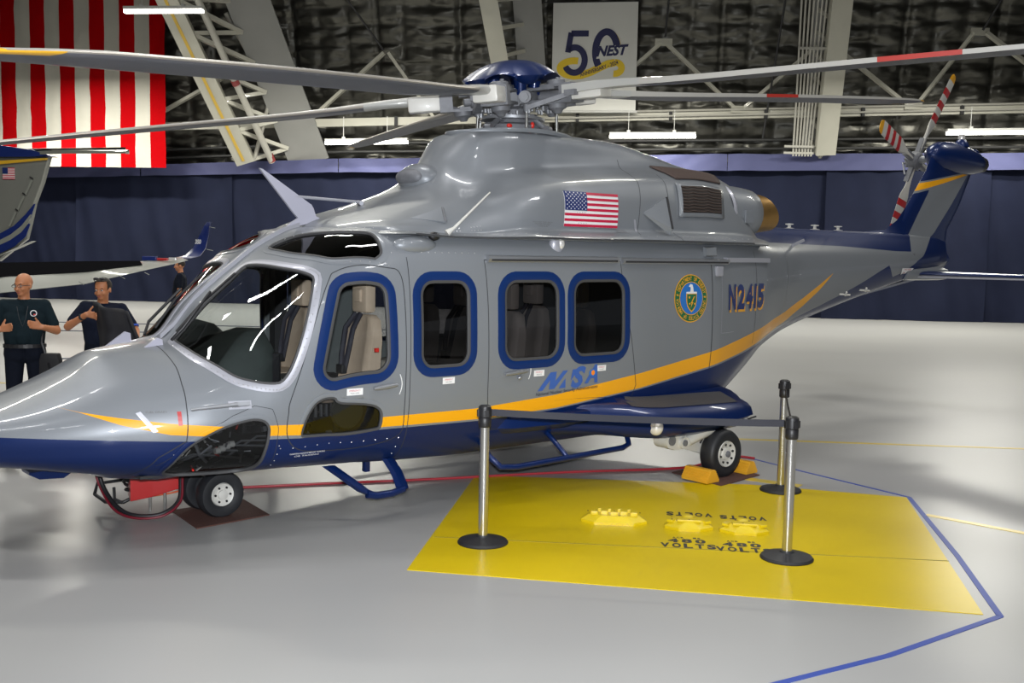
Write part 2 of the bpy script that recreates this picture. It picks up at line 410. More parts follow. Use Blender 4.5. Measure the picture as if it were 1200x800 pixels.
# centre frame
t = thing('roof_frame', 'cream steel roof frame above the main rotor hub', 'roof frame')
B().beam((.05, 35.26, 5.12), ext((.05, 35.26, 5.16), (-.92, 32.85, 9.61), 1.5), .55, .35, up=(0, 1, 0)).build('frame_chord', st, t)
B().beam((.75, 35.7, 5.15), (.22, 34.1, 10.5), .9, .2, up=(0, 1, 0)).build('frame_chord', grey_sheet, t)
for k in range(7):
    a = Vector((.15, 35.2, 5.0)).lerp(Vector((-.85, 32.85, 9.6)), k/6.); c = Vector((.6, 35.7, 5.4)).lerp(Vector((.1, 34.2, 10)), k/6.)
    B().beam(tuple(a), tuple(c), .1, .12).build('lattice_bar', st, t)
# left frame: inner chord with a yellow stripe, lattice, outer sheet-faced chord
t = thing('roof_frame', 'cream lattice roof frame with a yellow stripe, right of the large flag', 'roof frame')
ch = B().beam((-9.1, 35.96, 4.85), ext((-9.1, 35.96, 4.77), (-10.54, 32.39, 9.33), 1.6), .62, .3, up=(0, 1, 0)).build('frame_chord', st, t)
B().beam((-9.13, 35.76, 4.85), ext((-9.13, 35.76, 4.77), (-10.57, 32.19, 9.33), 1.6), .09, .04, up=(0, 1, 0)).build('yellow_stripe', mat('dull_yellow', (.55, .36, .05), .5), ch)
B().beam((-7.05, 36.53, 4.9), ext((-7.05, 36.53, 4.91), (-8.45, 33.69, 9.66), 1.6), 1.35, .12, up=(0, 1, 0)).build('frame_panel', grey_sheet, t)
A0, A1 = Vector((-8.9, 35.9, 4.9)), Vector((-10.4, 32.4, 9.4)); C0, C1 = Vector((-7.6, 36.4, 4.9)), Vector((-9.0, 33.6, 9.6))
for k in range(6):
    a = A0.lerp(A1, k/5); c = C0.lerp(C1, (k+.5)/5.5); a2 = A0.lerp(A1, (k+1)/5)
    B().beam(tuple(a), tuple(c), .17, .12).build('lattice_bar', st, t)
    if k < 5: B().beam(tuple(c), tuple(a2), .17, .12).build('lattice_bar', st, t)
tp = thing('wall_pipe', 'thick pale pipe with red bands slanting beside the left roof frame', 'pipe')
B().tube([(-8.2, 35.9, 4.85), (-9.62, 32.39, 9.34), (-10.2, 31, 11.2)], .11, 12).build('pipe_body', pipe_m, tp, smooth=60)
redb = mat('dull_red_band', (.2, .03, .03), .5)
B().tube([(-8.2, 35.9, 4.87), (-8.26, 35.77, 5.08)], .125, 12).build('red_band', redb, tp)
B().tube([(-8.92, 34.1, 7.12), (-8.96, 34.0, 7.24)], .125, 12).build('red_band', redb, tp)
B().tube([(-8.8, 35.9, 4.9), (-8.1, 35.3, 7.0), (-9.2, 33.9, 9.3)], .07, 10).build('pipe_branch', pipe_m, tp, smooth=60)
# horizontal girders and knee braces
t = thing('roof_girder', 'long horizontal cream girder with conduits across the whole back wall', 'girder')
B().beam((-17, 37.1, 5.9), (-1.27, 35.42, 6.32), .16, .26).build('girder_beam', st, t)
B().beam((-1.27, 35.42, 6.32), (19, 33.2, 6.82), .16, .26).build('girder_beam', st, t)
B().tube([(-1.2, 35.25, 6.47), (19, 33.05, 6.97)], .035, 8).build('girder_conduit', pipe_m, t)
B().tube([(-1.2, 35.22, 6.30), (19, 33.02, 6.80)], .03, 8).build('girder_conduit', pipe_m, t)
for k in range(12):
    x = -16+3*k
    if x > 18: break
    y = interp(x, [(-17, 37.0), (-1.27, 35.3), (19, 33.08)]); z = interp(x, [(-17, 5.9), (-1.27, 6.32), (19, 6.82)])
    B().box((x, y, z), (.1, .12, .3)).build('girder_clip', M['dark'], t)
V = [(4.74, 34.44, 8.74), (7.07, 34.49, 6.69), (7.28, 34.47, 6.69), (9.4, 33.77, 8.6), (9.9, 33.7, 8.6), (12.43, 33.9, 6.8), (12.63, 33.88, 6.8), (14.0, 33.03, 8.95), (14.33, 32.99, 8.95), (16.9, 33.25, 7.3), (4.6, 34.44, 8.74), (2.2, 34.9, 6.6), (-4.4, 35.44, 8.44), (-7.0, 35.9, 6.2), (-4.26, 35.43, 8.44), (-2.7, 35.5, 6.32), (-13.2, 36.59, 5.9), (-9.9, 36.0, 7.6)]
tb = thing('knee_braces', 'thin cream zigzag braces standing on the horizontal girder', 'braces')
for i in range(0, len(V), 2): B().beam(V[i], V[i+1], .17, .1).build('brace_bar', st, tb)
for x, y, z in ((7.18, 34.4, 6.68), (12.53, 33.8, 6.8), (4.67, 34.4, 8.75), (14.16, 33.0, 8.97)): B().box((x, y, z), (.55, .06, .22)).build('gusset_plate', st, tb)
# thin vertical drop cables from the roof
for n_, (a, c, lab) in enumerate([((4.7, 34.3, 8.9), (4.72, 33.0, 11.5), 'thin dark roof cable above the left zigzag brace'), ((8.0, 34.6, 5.8), (8.15, 32.6, 10.4), 'thin dark roof cable left of the pipe bundle'), ((-4.4, 35.3, 8.5), (-6.0, 33.0, 10.6), 'thin dark roof cable above the brace over the left rotor blade'), ((14.2, 32.9, 9.0), (15.1, 31.3, 11.5), 'thin dark roof cable above the brace near the tail rotor')]):
    tag(B().tube([a, c], .035, 6).build('roof_cable', M['dark'], smooth=60), lab, 'cable')
# roller pipe rail behind the valance
t = thing('curtain_rail', 'dark horizontal pipe rails along the top of the blue curtain', 'curtain rail')
for dz, dv in ((.25, -.3), (.55, -.4)): B().tube([W(-20, dv, 4.45+dz), W(-6, dv, 5.05+dz), W(20, dv, 5.45+dz)], .05, 8).build('rail_pipe', mat('dark_pipe', (.05, .05, .05), .5), t, smooth=60)

# ------------------------------------------------------------------ blue drapes and valance
dm = noisy(mat('navy_drape_cloth', (.0105, .0135, .031), .8, 0, 0, .12), 1.2, .25, bump=.1, bscale=30)
dm.node_tree.nodes['Principled BSDF'].inputs['Sheen Weight'].default_value = .0
vm = noisy(mat('blue_valance_cloth', (.064, .070, .155), .7, 0, 0, .3), 2, .1)
vb = [(-20, 4.15), (-16.5, 4.26), (-6, 4.55), (7, 4.74), (16.3, 4.87), (20, 4.92)]
vt = [(-20, 4.5), (-16.8, 4.58), (-6, 5.01), (1, 5.13), (5.6, 5.26), (16.3, 5.4), (20, 5.45)]
breaks = [-20.5, -15.4, -9.82, -2.83, 3.9, 10.23, 15.25, 20]
dl = ['at the far left, behind the aircraft tail', 'behind the winglet and the man holding a jacket', 'behind the windshield, between the winglet and the cabin roof', 'hidden mostly behind the rotor mast fairing', 'between the exhaust nozzle and the first tail seam', 'behind the tail fin', 'at the far right edge above the tailplane']
for k in range(7):
    a, c = breaks[k]-.05, breaks[k+1]+.05; q = B(); nu, nz = 60, 14; sd = random.random()*9
    for j in range(nz+1):
        for i in range(nu+1):
            u = a+(c-a)*i/nu; z = interp(u, vb)*(1.03)*j/nz; w = 1-j/nz
            f_ = .11*mnoise.noise((u*.9, z*.25, sd))+.09*mnoise.noise((u*2.2+z*.5, z*.35, sd+3))*(.6+w)
            edge = .05*math.exp(-((u-a)/.10)**2)+.17*(k % 2)
            q.v.append(W(u, f_+edge+.05, z+.01))
    q.f = [(j*(nu+1)+i, j*(nu+1)+i+1, (j+1)*(nu+1)+i+1, (j+1)*(nu+1)+i) for j in range(nz) for i in range(nu)]; q.m = [0]*len(q.f)
    tag(q.build('drape', dm, smooth=180), 'tall dark navy drape '+dl[k], 'curtain')
vbreak = [-20, -13, -5.97, .9, 7.0, 13.5, 20]
vl = ['under the large striped flag', 'right of the large flag', 'behind the windshield antenna and cabin roof', 'above the engine cowling', 'left of the tail rotor', 'right of the tail rotor gearbox']
for k in range(6):
    a, c = vbreak[k]+.01, vbreak[k+1]-.01; q = B(); nu, nz = 70, 8
    for j in range(nz+1):
        for i in range(nu+1):
            u = a+(c-a)*i/nu; z = interp(u, vb)+(interp(u, vt)-interp(u, vb))*j/nz
            e = min((u-a), (c-u)); sag = .02*math.sin(3*e)*math.exp(-e)
            q.v.append(W(u, .34+.05*mnoise.noise((u*1.5+(z-4.5)*2*(1 if u-a < c-u else -1), z*1.2, k))+.02*math.sin(u*6)*math.exp(-e*.8), z+sag))
    q.f = [(j*(nu+1)+i, j*(nu+1)+i+1, (j+1)*(nu+1)+i+1, (j+1)*(nu+1)+i) for j in range(nz) for i in range(nu)]; q.m = [0]*len(q.f)
    tag(q.build('valance', vm, smooth=180), 'pale blue cloth valance strip '+vl[k], 'valance')

# ------------------------------------------------------------------ hanging tube lights
housing = mat('light_housing', (.5, .5, .48), .5); tube_m = mat('lit_tube', (1, 1, .95), .5, emit=(1, .98, .9), strength=9)
def strip_light(a, b, label, power, drop=.7):
    t = thing('hanging_light', label, 'ceiling light', group=None)
    a = Vector(a); b = Vector(b); up = Vector((0, 0, .09))
    B().beam(a+up, b+up, .22, .08).build('light_housing', housing, t)
    B().beam(a, b, .14, .09).build('light_tube', tube_m, t)
    for k in (.22, .75):
        p = a.lerp(b, k)+up; B().tube([p, p+Vector((0, 0, drop))], .012, 6).build('suspension_wire', housing, t)
        B().box(tuple(p+Vector((0, 0, .07))), (.1, .1, .08)).build('wire_bracket', housing, t)
    m_ = a.lerp(b, .5); area_lamp('tube_glow', (m_.x, m_.y, m_.z-.08), (b-a).length, .15, power, (1, .96, .86), (0, 0, math.atan2((b-a).y, (b-a).x)))
strip_light((-6.24, 35.0, 5.42), (-3.51, 34.7, 5.47), 'hanging tube light behind the left rotor blade tip, above the valance', 110, .75)
strip_light((3.0, 34.2, 5.72), (5.71, 33.9, 5.74), 'hanging tube light between banner and pipe bundle', 110, .75)
strip_light((13.3, 33.0, 5.88), (16.5, 32.65, 5.94), 'hanging tube light above the tail rotor gearbox', 110, .7)
strip_light((-11.3, 30.95, 8.66), (-8.98, 30.71, 8.66), 'high tube light in front of the striped flag', 90, 1.2)
strip_light((-3.6, 31.2, 9.35), (-2.0, 31.0, 9.37), 'tube light at the top edge above the left rotor blades', 60, 1.2)
area_lamp('valance_spot', (-15.5, 35.2, 5.6), 2.5, .3, 60, (1, .96, .86))

# ------------------------------------------------------------------ large flag: thirteen vertical stripes and the canton above
t = thing('hanging_flag', 'huge hanging flag with vertical red and white stripes at top left', 'flag')
fr_ = noisy(mat('red_flag_cloth', (.36, .001, .003), .9, 0, 0, .05), 2, .08, bump=.1, bscale=8); fw_ = noisy(mat('white_flag_cloth', (.47, .455, .40), .9, 0, 0, .05), 2, .06, bump=.25, bscale=5)
U1 = -11.55; SWD = .525
for k in range(13):
    ua = U1-SWD*k; ub = ua-SWD; q = B(); top = 12.4 if k < 6 else 12.4; nz = 24
    for j in range(nz+1):
        z = 4.56+(top-4.56)*j/nz
        for i in range(7):
            u = ua+(ub-ua)*i/6
            q.v.append(W(u, 1.5+.05*mnoise.noise((u*2.2, z*1.3, 0))+.025*mnoise.noise((u*5, z*3, 2)), z))
    q.f = [(j*7+i, j*7+i+1, (j+1)*7+i+1, (j+1)*7+i) for j in range(nz) for i in range(6)]; q.m = [0]*len(q.f)
    q.build('stripe', fr_ if k % 2 == 0 else fw_, t, smooth=180)
B().box(W(-15, 1.5, 12.45), (7, .08, .08), Matrix.Rotation(-.109, 3, 'Z')).build('flag_rod', housing, t)

# ------------------------------------------------------------------ anniversary banner
t = thing('hanging_banner', 'white hanging banner with a large 50 NEST anniversary emblem above the rotor hub', 'banner')
BA = W(1.26, 1.0, 0); bu = Vector((HD[0], HD[1], 0)); bn = Vector((HN[0], HN[1], 0))
def BP(u, z, off=0): return tuple(Vector((1.13, 34.745, 0))+bu*u+bn*off+Vector((0, 0, z)))
q = B(); q.v = [BP(u, z) for z in (6.53, 10.02) for u in (0, 2.72)]+[BP(u, z, -.02) for z in (6.53, 10.02) for u in (0, 2.72)]
q.f = [(0, 1, 3, 2), (4, 5, 7, 6), (0, 1, 5, 4), (2, 3, 7, 6)]; q.m = [0]*4
q.build('banner_cloth', noisy(mat('banner_white', (.60, .60, .57), .7), 1, .04), t)
B().tube([BP(-.05, 6.55, 0), BP(2.78, 6.55, 0)], .04, 8).build('banner_rod', housing, t); B().tube([BP(-1.2, 10.0, 0), BP(2.78, 10.03, 0)], .02, 8).build('banner_rod', M['dark'], t)
def bdecal(name, polys, m, off):
    q = B()
    for v, f in polys: q.add([BP(a, b_, off) for a, b_ in v], f)
    return q.build(name, m, t)
def btext(txt, u, z, w, h, m, off, shear=0, bold=0, rot=0, name='banner_lettering'):
    v, f, a = text_geo(txt, shear, bold); c, s = math.cos(rot), math.sin(rot)
    return bdecal(name, [([(u+(p[0]*w)*c-(p[1]*h)*s, z+(p[0]*w)*s+(p[1]*h)*c) for p in v], f)], m, off)
def ribbon(pts, ws):
    v = []; n = len(pts)
    for i in range(n):
        a = pts[max(i-1, 0)]; c = pts[min(i+1, n-1)]; d = math.hypot(c[0]-a[0], c[1]-a[1]) or 1; nx, nz = -(c[1]-a[1])/d, (c[0]-a[0])/d
        v += [(pts[i][0]+nx*ws[i]/2, pts[i][1]+nz*ws[i]/2), (pts[i][0]-nx*ws[i]/2, pts[i][1]-nz*ws[i]/2)]
    return v, [(2*i, 2*i+1, 2*i+3, 2*i+2) for i in range(n-1)]
gb = mat('banner_gold', (.72, .50, .02), .6); nb = mat('banner_navy', (.012, .014, .07), .6)
def arc(cx, cz, rx, rz, a0, a1, n=24): return [(cx+rx*math.cos(math.radians(a0+(a1-a0)*i/n)), cz+rz*math.sin(math.radians(a0+(a1-a0)*i/n))) for i in range(n+1)]
top = 10.02
r1 = arc(.72, 7.92, .46, .24, 75, 262, 30)
bdecal('gold_ribbon', [ribbon(r1, [.22]*31)], gb, .006)
r2 = [(.62+.055*k*.9, 7.70+.0*k) for k in range(1)]+[(.70, 7.68), (.95, 7.70), (1.25, 7.80), (1.55, 7.95), (1.80, 8.06), (2.02, 8.10)]
bdecal('gold_ribbon', [ribbon(r2, [.24]*len(r2))], gb, .010)
bdecal('gold_ribbon', [ribbon(arc(2.02, 7.93, .22, .18, 90, -100, 20), [.21]*21)], gb, .008)
# numeral 5 and 0
bdecal('numeral_five', [ribbon([(.60, 9.02), (1.16, 9.02)], [.19, .19]), ribbon([(.60, 9.05), (.50, 8.42)], [.18, .18]), ribbon(arc(.72, 8.18, .33, .40, 128, -150, 40), [.14]+[.20]*39+[.17])], nb, .014)
bdecal('numeral_zero', [ribbon(arc(1.74, 8.45, .35, .62, 10, 226, 44), [.22]*45)], nb, .012)
bdecal('numeral_zero_edge', [ribbon(arc(1.775, 8.43, .36, .65, 5, 200, 40), [.16]*41)], gb, .009)
bdecal('banner_lettering_ground', [([(1.42, 8.22), (2.42, 8.30), (2.50, 8.68), (1.5, 8.60)], [(0, 1, 2, 3)])], mat('banner_ground', (.60, .60, .57), .7), .016)
btext('NEST', 1.42, 8.28, 1.05, .34, nb, .020, .35, .045, .06)
btext('ANNIVERSARY - 2024', .93, 7.64, 1.28, .125, nb, .026, .05, .012, .33, 'banner_lettering')
FUS = [
(-1.99, [(0,.8),(0,.8),(0,.8),(0,.8),(0,.8),(0,.8),(0,.8),(0,.8),(0,.8),(0,.8),(0,.8)]),
(-1.95, [(0,.86),(.05,.86),(.1,.855),(.14,.84),(.16,.82),(.17,.79),(.165,.76),(.14,.73),(.1,.71),(.05,.7),(0,.7)]),
(-1.8, [(0,.915),(.12,.91),(.22,.9),(.3,.875),(.345,.84),(.36,.79),(.35,.74),(.31,.68),(.22,.635),(.11,.625),(0,.625)]),
(-1.45, [(0,1.02),(.18,1.015),(.33,.99),(.46,.95),(.55,.89),(.585,.81),(.575,.73),(.52,.645),(.38,.585),(.19,.57),(0,.565)]),
(-1.11, [(0,1.165),(.2,1.16),(.38,1.12),(.56,1.05),(.69,.96),(.745,.85),(.74,.74),(.68,.62),(.5,.535),(.25,.51),(0,.505)]),
(-0.87, [(0,1.3),(.2,1.285),(.4,1.22),(.61,1.13),(.76,1.01),(.825,.88),(.825,.75),(.76,.6),(.57,.5),(.28,.47),(0,.465)]),
(-0.65, [(0,1.335),(.22,1.32),(.44,1.265),(.66,1.175),(.83,1.05),(.905,.9),(.905,.76),(.83,.59),(.63,.48),(.3,.445),(0,.44)]),
(-0.42, [(0,1.36),(.25,1.345),(.5,1.3),(.74,1.215),(.905,1.09),(.975,.93),(.975,.77),(.88,.58),(.66,.465),(.32,.43),(0,.425)]),
(-0.14, [(0,1.645),(.28,1.62),(.55,1.53),(.79,1.39),(.95,1.21),(1.02,1.02),(1.03,.82),(.93,.58),(.68,.455),(.34,.42),(0,.415)]),
(0.12, [(0,1.86),(.3,1.84),(.6,1.775),(.85,1.65),(.99,1.45),(1.06,1.2),(1.07,.9),(.98,.58),(.7,.45),(.35,.415),(0,.41)]),
(0.44, [(0,2.09),(.32,2.075),(.64,2.03),(.88,1.955),(1.02,1.8),(1.09,1.5),(1.1,1.05),(1.03,.62),(.76,.45),(.4,.41),(0,.405)]),
(0.75, [(0,2.22),(.35,2.21),(.66,2.18),(.9,2.1),(1.05,1.93),(1.115,1.6),(1.12,1.1),(1.06,.65),(.82,.45),(.42,.4),(0,.395)]),
(1.1, [(0,2.25),(.38,2.245),(.72,2.23),(.94,2.15),(1.075,1.985),(1.13,1.6),(1.135,1.12),(1.085,.68),(.88,.44),(.44,.39),(0,.385)]),
(1.8, [(0,2.25),(.4,2.25),(.76,2.24),(.99,2.16),(1.1,1.99),(1.135,1.6),(1.14,1.12),(1.09,.68),(.9,.42),(.45,.385),(0,.38)]),
(3.3, [(0,2.25),(.4,2.25),(.76,2.24),(.99,2.16),(1.1,1.99),(1.135,1.6),(1.14,1.12),(1.09,.68),(.9,.42),(.45,.385),(0,.38)]),
(4.55, [(0,2.25),(.4,2.25),(.76,2.24),(.99,2.16),(1.1,1.99),(1.135,1.6),(1.13,1.12),(1.06,.74),(.88,.5),(.45,.42),(0,.41)]),
(5, [(0,2.27),(.4,2.265),(.74,2.24),(.95,2.17),(1.04,2.02),(1.075,1.65),(1.06,1.22),(.98,.84),(.8,.58),(.42,.49),(0,.475)]),
(5.6, [(0,2.29),(.3,2.285),(.58,2.26),(.8,2.19),(.915,2.05),(.955,1.72),(.92,1.34),(.82,1.02),(.64,.79),(.34,.69),(0,.67)]),
(6.2, [(0,2.34),(.2,2.335),(.36,2.27),(.58,2.19),(.72,2.06),(.765,1.8),(.73,1.5),(.64,1.24),(.48,1.04),(.25,.93),(0,.9)]),
(6.9, [(0,2.38),(.12,2.375),(.22,2.3),(.4,2.2),(.53,2.08),(.575,1.86),(.55,1.62),(.48,1.41),(.36,1.25),(.18,1.16),(0,1.14)]),
(7.8, [(0,2.38),(.1,2.375),(.18,2.31),(.31,2.2),(.41,2.08),(.445,1.9),(.42,1.71),(.36,1.55),(.27,1.43),(.14,1.36),(0,1.345)]),
(8.8, [(0,2.38),(.09,2.375),(.16,2.31),(.25,2.2),(.32,2.08),(.345,1.95),(.33,1.82),(.29,1.7),(.22,1.61),(.11,1.56),(0,1.55)]),
(9.8, [(0,2.38),(.08,2.37),(.13,2.3),(.19,2.2),(.24,2.1),(.255,2.0),(.245,1.91),(.21,1.83),(.16,1.77),(.08,1.74),(0,1.73)]),
(10.7, [(0,2.36),(.05,2.35),(.08,2.3),(.11,2.22),(.135,2.14),(.145,2.07),(.14,2.0),(.12,1.94),(.09,1.9),(.05,1.88),(0,1.87)]),
(11.1, [(0,2.3),(.02,2.29),(.03,2.26),(.04,2.2),(.05,2.15),(.055,2.1),(.05,2.05),(.045,2.01),(.03,1.98),(.02,1.97),(0,1.96)]),
]
COWL = [
(0.70, [(0,2.17),(.1,2.168),(.2,2.165),(.28,2.16),(.34,2.155),(.38,2.15),(.42,2.145),(.44,2.14),(.45,2.13),(.46,2.12),(.47,2.1)]),
(0.85, [(0,2.262),(.15,2.26),(.27,2.255),(.37,2.25),(.45,2.24),(.51,2.23),(.55,2.22),(.58,2.21),(.6,2.2),(.61,2.19),(.62,2.15)]),
(1.1, [(0,2.345),(.22,2.34),(.4,2.33),(.54,2.31),(.65,2.29),(.73,2.27),(.79,2.25),(.84,2.235),(.87,2.22),(.9,2.2),(.92,2.17)]),
(1.5, [(0,2.48),(.25,2.47),(.43,2.44),(.58,2.41),(.7,2.37),(.79,2.33),(.85,2.29),(.9,2.25),(.93,2.22),(.955,2.19),(.97,2.15)]),
(1.85, [(0,2.63),(.22,2.62),(.38,2.58),(.52,2.53),(.66,2.48),(.78,2.42),(.86,2.37),(.92,2.31),(.96,2.25),(.98,2.2),(.99,2.15)]),
(2.05, [(0,2.84),(.17,2.82),(.29,2.75),(.4,2.66),(.53,2.58),(.69,2.52),(.82,2.45),(.9,2.38),(.955,2.3),(.985,2.22),(.99,2.15)]),
(2.3, [(0,3.09),(.25,3.08),(.37,3.01),(.43,2.86),(.5,2.71),(.66,2.6),(.82,2.54),(.92,2.45),(.97,2.35),(.995,2.25),(1.0,2.15)]),
(2.6, [(0,3.13),(.27,3.12),(.4,3.06),(.45,2.9),(.51,2.76),(.66,2.67),(.82,2.61),(.92,2.51),(.97,2.38),(.995,2.25),(1.0,2.15)]),
(2.97, [(0,3.15),(.28,3.14),(.42,3.08),(.47,2.92),(.52,2.8),(.66,2.72),(.82,2.66),(.92,2.55),(.97,2.4),(.995,2.25),(1.0,2.15)]),
(3.9, [(0,3.14),(.26,3.13),(.39,3.07),(.46,2.94),(.53,2.86),(.67,2.8),(.82,2.72),(.91,2.58),(.955,2.42),(.985,2.27),(.995,2.15)]),
(4.65, [(0,3.04),(.24,3.03),(.36,2.98),(.45,2.92),(.55,2.88),(.68,2.82),(.8,2.73),(.87,2.58),(.92,2.42),(.96,2.27),(.98,2.15)]),
(5.1, [(0,2.95),(.2,2.94),(.35,2.92),(.46,2.9),(.57,2.86),(.68,2.79),(.77,2.69),(.83,2.55),(.88,2.4),(.92,2.27),(.95,2.15)]),
(5.5, [(0,2.88),(.2,2.87),(.34,2.85),(.45,2.82),(.55,2.77),(.64,2.69),(.71,2.58),(.76,2.46),(.81,2.35),(.85,2.25),(.88,2.15)]),
(5.68, [(0,2.78),(.2,2.77),(.32,2.74),(.42,2.7),(.5,2.64),(.57,2.56),(.63,2.47),(.69,2.38),(.74,2.3),(.79,2.23),(.83,2.15)]),
]
# ================================================================== the helicopter (x aft from the nose wheel, y to port, z up)
HEL = thing('helicopter', 'silver and blue twin-engine helicopter with yellow stripe filling the centre', 'helicopter', (-2.2983, 8.0008, 0), .7037)

def hermite(p0, p1, m0, m1, t, h):
    t2 = t*t; t3 = t2*t
    return (2*t3-3*t2+1)*p0+(t3-2*t2+t)*h*m0+(-2*t3+3*t2)*p1+(t3-t2)*h*m1
def make_loft(stations):
    """f(x, t) -> (y, z); monotone along x, Catmull-Rom round the half section from roof centre to belly centre"""
    xs = [s[0] for s in stations]; n = len(xs); m = len(stations[0][1]); tang = []
    for k in range(m):
        row = []
        for c in (0, 1):
            v = [s[1][k][c] for s in stations]; d = [(v[i+1]-v[i])/(xs[i+1]-xs[i]) for i in range(n-1)]
            t = [d[0]]+[0 if d[i-1]*d[i] <= 0 else 2*d[i-1]*d[i]/(d[i-1]+d[i]) for i in range(1, n-1)]+[d[-1]]
            row.append((v, t))
        tang.append(row)
    cache = {}
    def ctrl(x):
        key = round(x, 6)
        if key in cache: return cache[key]
        xx = min(max(x, xs[0]), xs[-1]); i = 0
        while i < n-2 and xx > xs[i+1]: i += 1
        h = xs[i+1]-xs[i]; u = (xx-xs[i])/h
        cache[key] = [tuple(hermite(v[i], v[i+1], t[i], t[i+1], u, h) for v, t in tang[k]) for k in range(m)]
        return cache[key]
    def f(x, t):
        Q = ctrl(x); s = min(max(t, 0), 1)*(m-1); i = min(int(s), m-2); u = s-i
        p1 = Q[i]; p2 = Q[i+1]; p0 = Q[i-1] if i > 0 else (-Q[1][0], Q[1][1]); p3 = Q[i+2] if i+2 < m else (-Q[m-2][0], Q[m-2][1])
        return tuple(.5*((2*p1[c])+(-p0[c]+p2[c])*u+(2*p0[c]-5*p1[c]+4*p2[c]-p3[c])*u*u+(-p0[c]+3*p1[c]-3*p2[c]+p3[c])*u**3) for c in (0, 1))
    return f
body = make_loft(FUS); cowl = make_loft(COWL)
def pt(f, x, t, side=1, off=0):
    """point on the skin (helicopter local coordinates), side 1 = port, pushed out by off"""
    y, z = f(x, t)
    p = Vector((x, -side*y, z))
    if off:
        e = .004; ya, za = f(x+e, t); yb_, zb = f(x, min(t+e, 1)); yc, zc = f(x-e, t); yd, zd = f(x, max(t-e, 0))
        a = Vector((2*e, ya-yc, za-zc)); c = Vector((0, yb_-yd, zb-zd)); n = a.cross(c)
        if n.length < 1e-9: n = Vector((0, 1, 0))
        n.normalize()
        if n.y*y+n.z*(z-1.25) < 0 and abs(n.y*y+n.z*(z-1.25)) > 1e-6: n = -n
        p += Vector((n.x, -side*n.y, n.z))*off
    return p
def t_at(f, x, z, lo=.22, hi=.85):
    for _ in range(24):
        m = (lo+hi)/2
        if f(x, m)[1] > z: lo = m
        else: hi = m
    return (lo+hi)/2
def xz(f, pts, lo=.22, hi=.85): return [(x, t_at(f, x, z, lo, hi)) for x, z in pts]

# paint: signed heights above the edges of the yellow stripe and of the blue areas
Y_TOP = [(-1.3, 1.0), (-1.19, .972), (-.97, .93), (-.69, .885), (-.37, .85), (.17, .822), (.85, .822), (1.72, .815), (2.54, .86), (3.58, .98), (4.6, 1.13), (5.2, 1.225), (5.9, 1.335), (6.45, 1.435), (6.9, 1.57), (7.29, 1.721), (7.62, 1.862)]
Y_BOT = [(-1.3, 1.0), (-1.19, .970), (-.97, .885), (-.69, .81), (-.37, .78), (.17, .745), (.85, .745), (1.74, .725), (2.56, .745), (3.6, .845), (4.62, .99), (5.27, 1.08), (6.11, 1.208), (6.6, 1.323), (6.97, 1.478), (7.32, 1.66), (7.62, 1.861)]
B_TOP = [(-2, .845), (-1.6, .825), (-1.18, .80), (-.69, .765), (.17, .722), (.85, .727), (1.74, .71), (2.56, .732), (3.6, .832), (4.62, .972), (5.28, 1.06), (6.29, 1.205), (6.87, 1.33), (7.49, 1.465), (7.96, 1.59), (8.44, 1.735), (8.84, 1.87), (9.12, 1.955), (9.28, 1.80), (9.59, 1.87), (10.15, 2.08), (10.7, 2.42), (12, 2.8)]
UP_B = [(5.3, 3.5), (5.85, 2.42), (6.2, 2.20), (8.0, 2.185), (9.4, 2.14), (12, 2.14)]
def paint_attrs(me, fn):
    n = len(me.vertices)
    for name in ('stripe_top', 'stripe_low', 'blue_low', 'blue_up'):
        a = me.attributes.new(name, 'FLOAT', 'POINT')
        a.data.foreach_set('value', [fn(v.co)[name] for v in me.vertices])
GL = [(1.87, 9.59), (2.16, 9.83), (2.57, 10.15), (3.02, 10.52), (3.7, 11.1)]       # fin: blue leading edge / grey
GT = [(1.86, 9.5), (2.08, 10.15), (2.42, 10.71), (2.82, 11.16), (3.26, 11.62), (3.7, 12.1)]   # fin: grey / blue trailing edge
def body_paint(co):
    x, z = co.x, co.z
    if x > 9.4 and z > 2.0: return dict(stripe_top=-1, stripe_low=-1, blue_low=x-interp(z, GT), blue_up=min(z-2.14, interp(z, GL)-x))
    return dict(stripe_top=interp(x, Y_TOP)-z if x < 7.62 else -1, stripe_low=z-interp(x, Y_BOT), blue_low=interp(x, B_TOP)-z, blue_up=z-interp(x, UP_B))
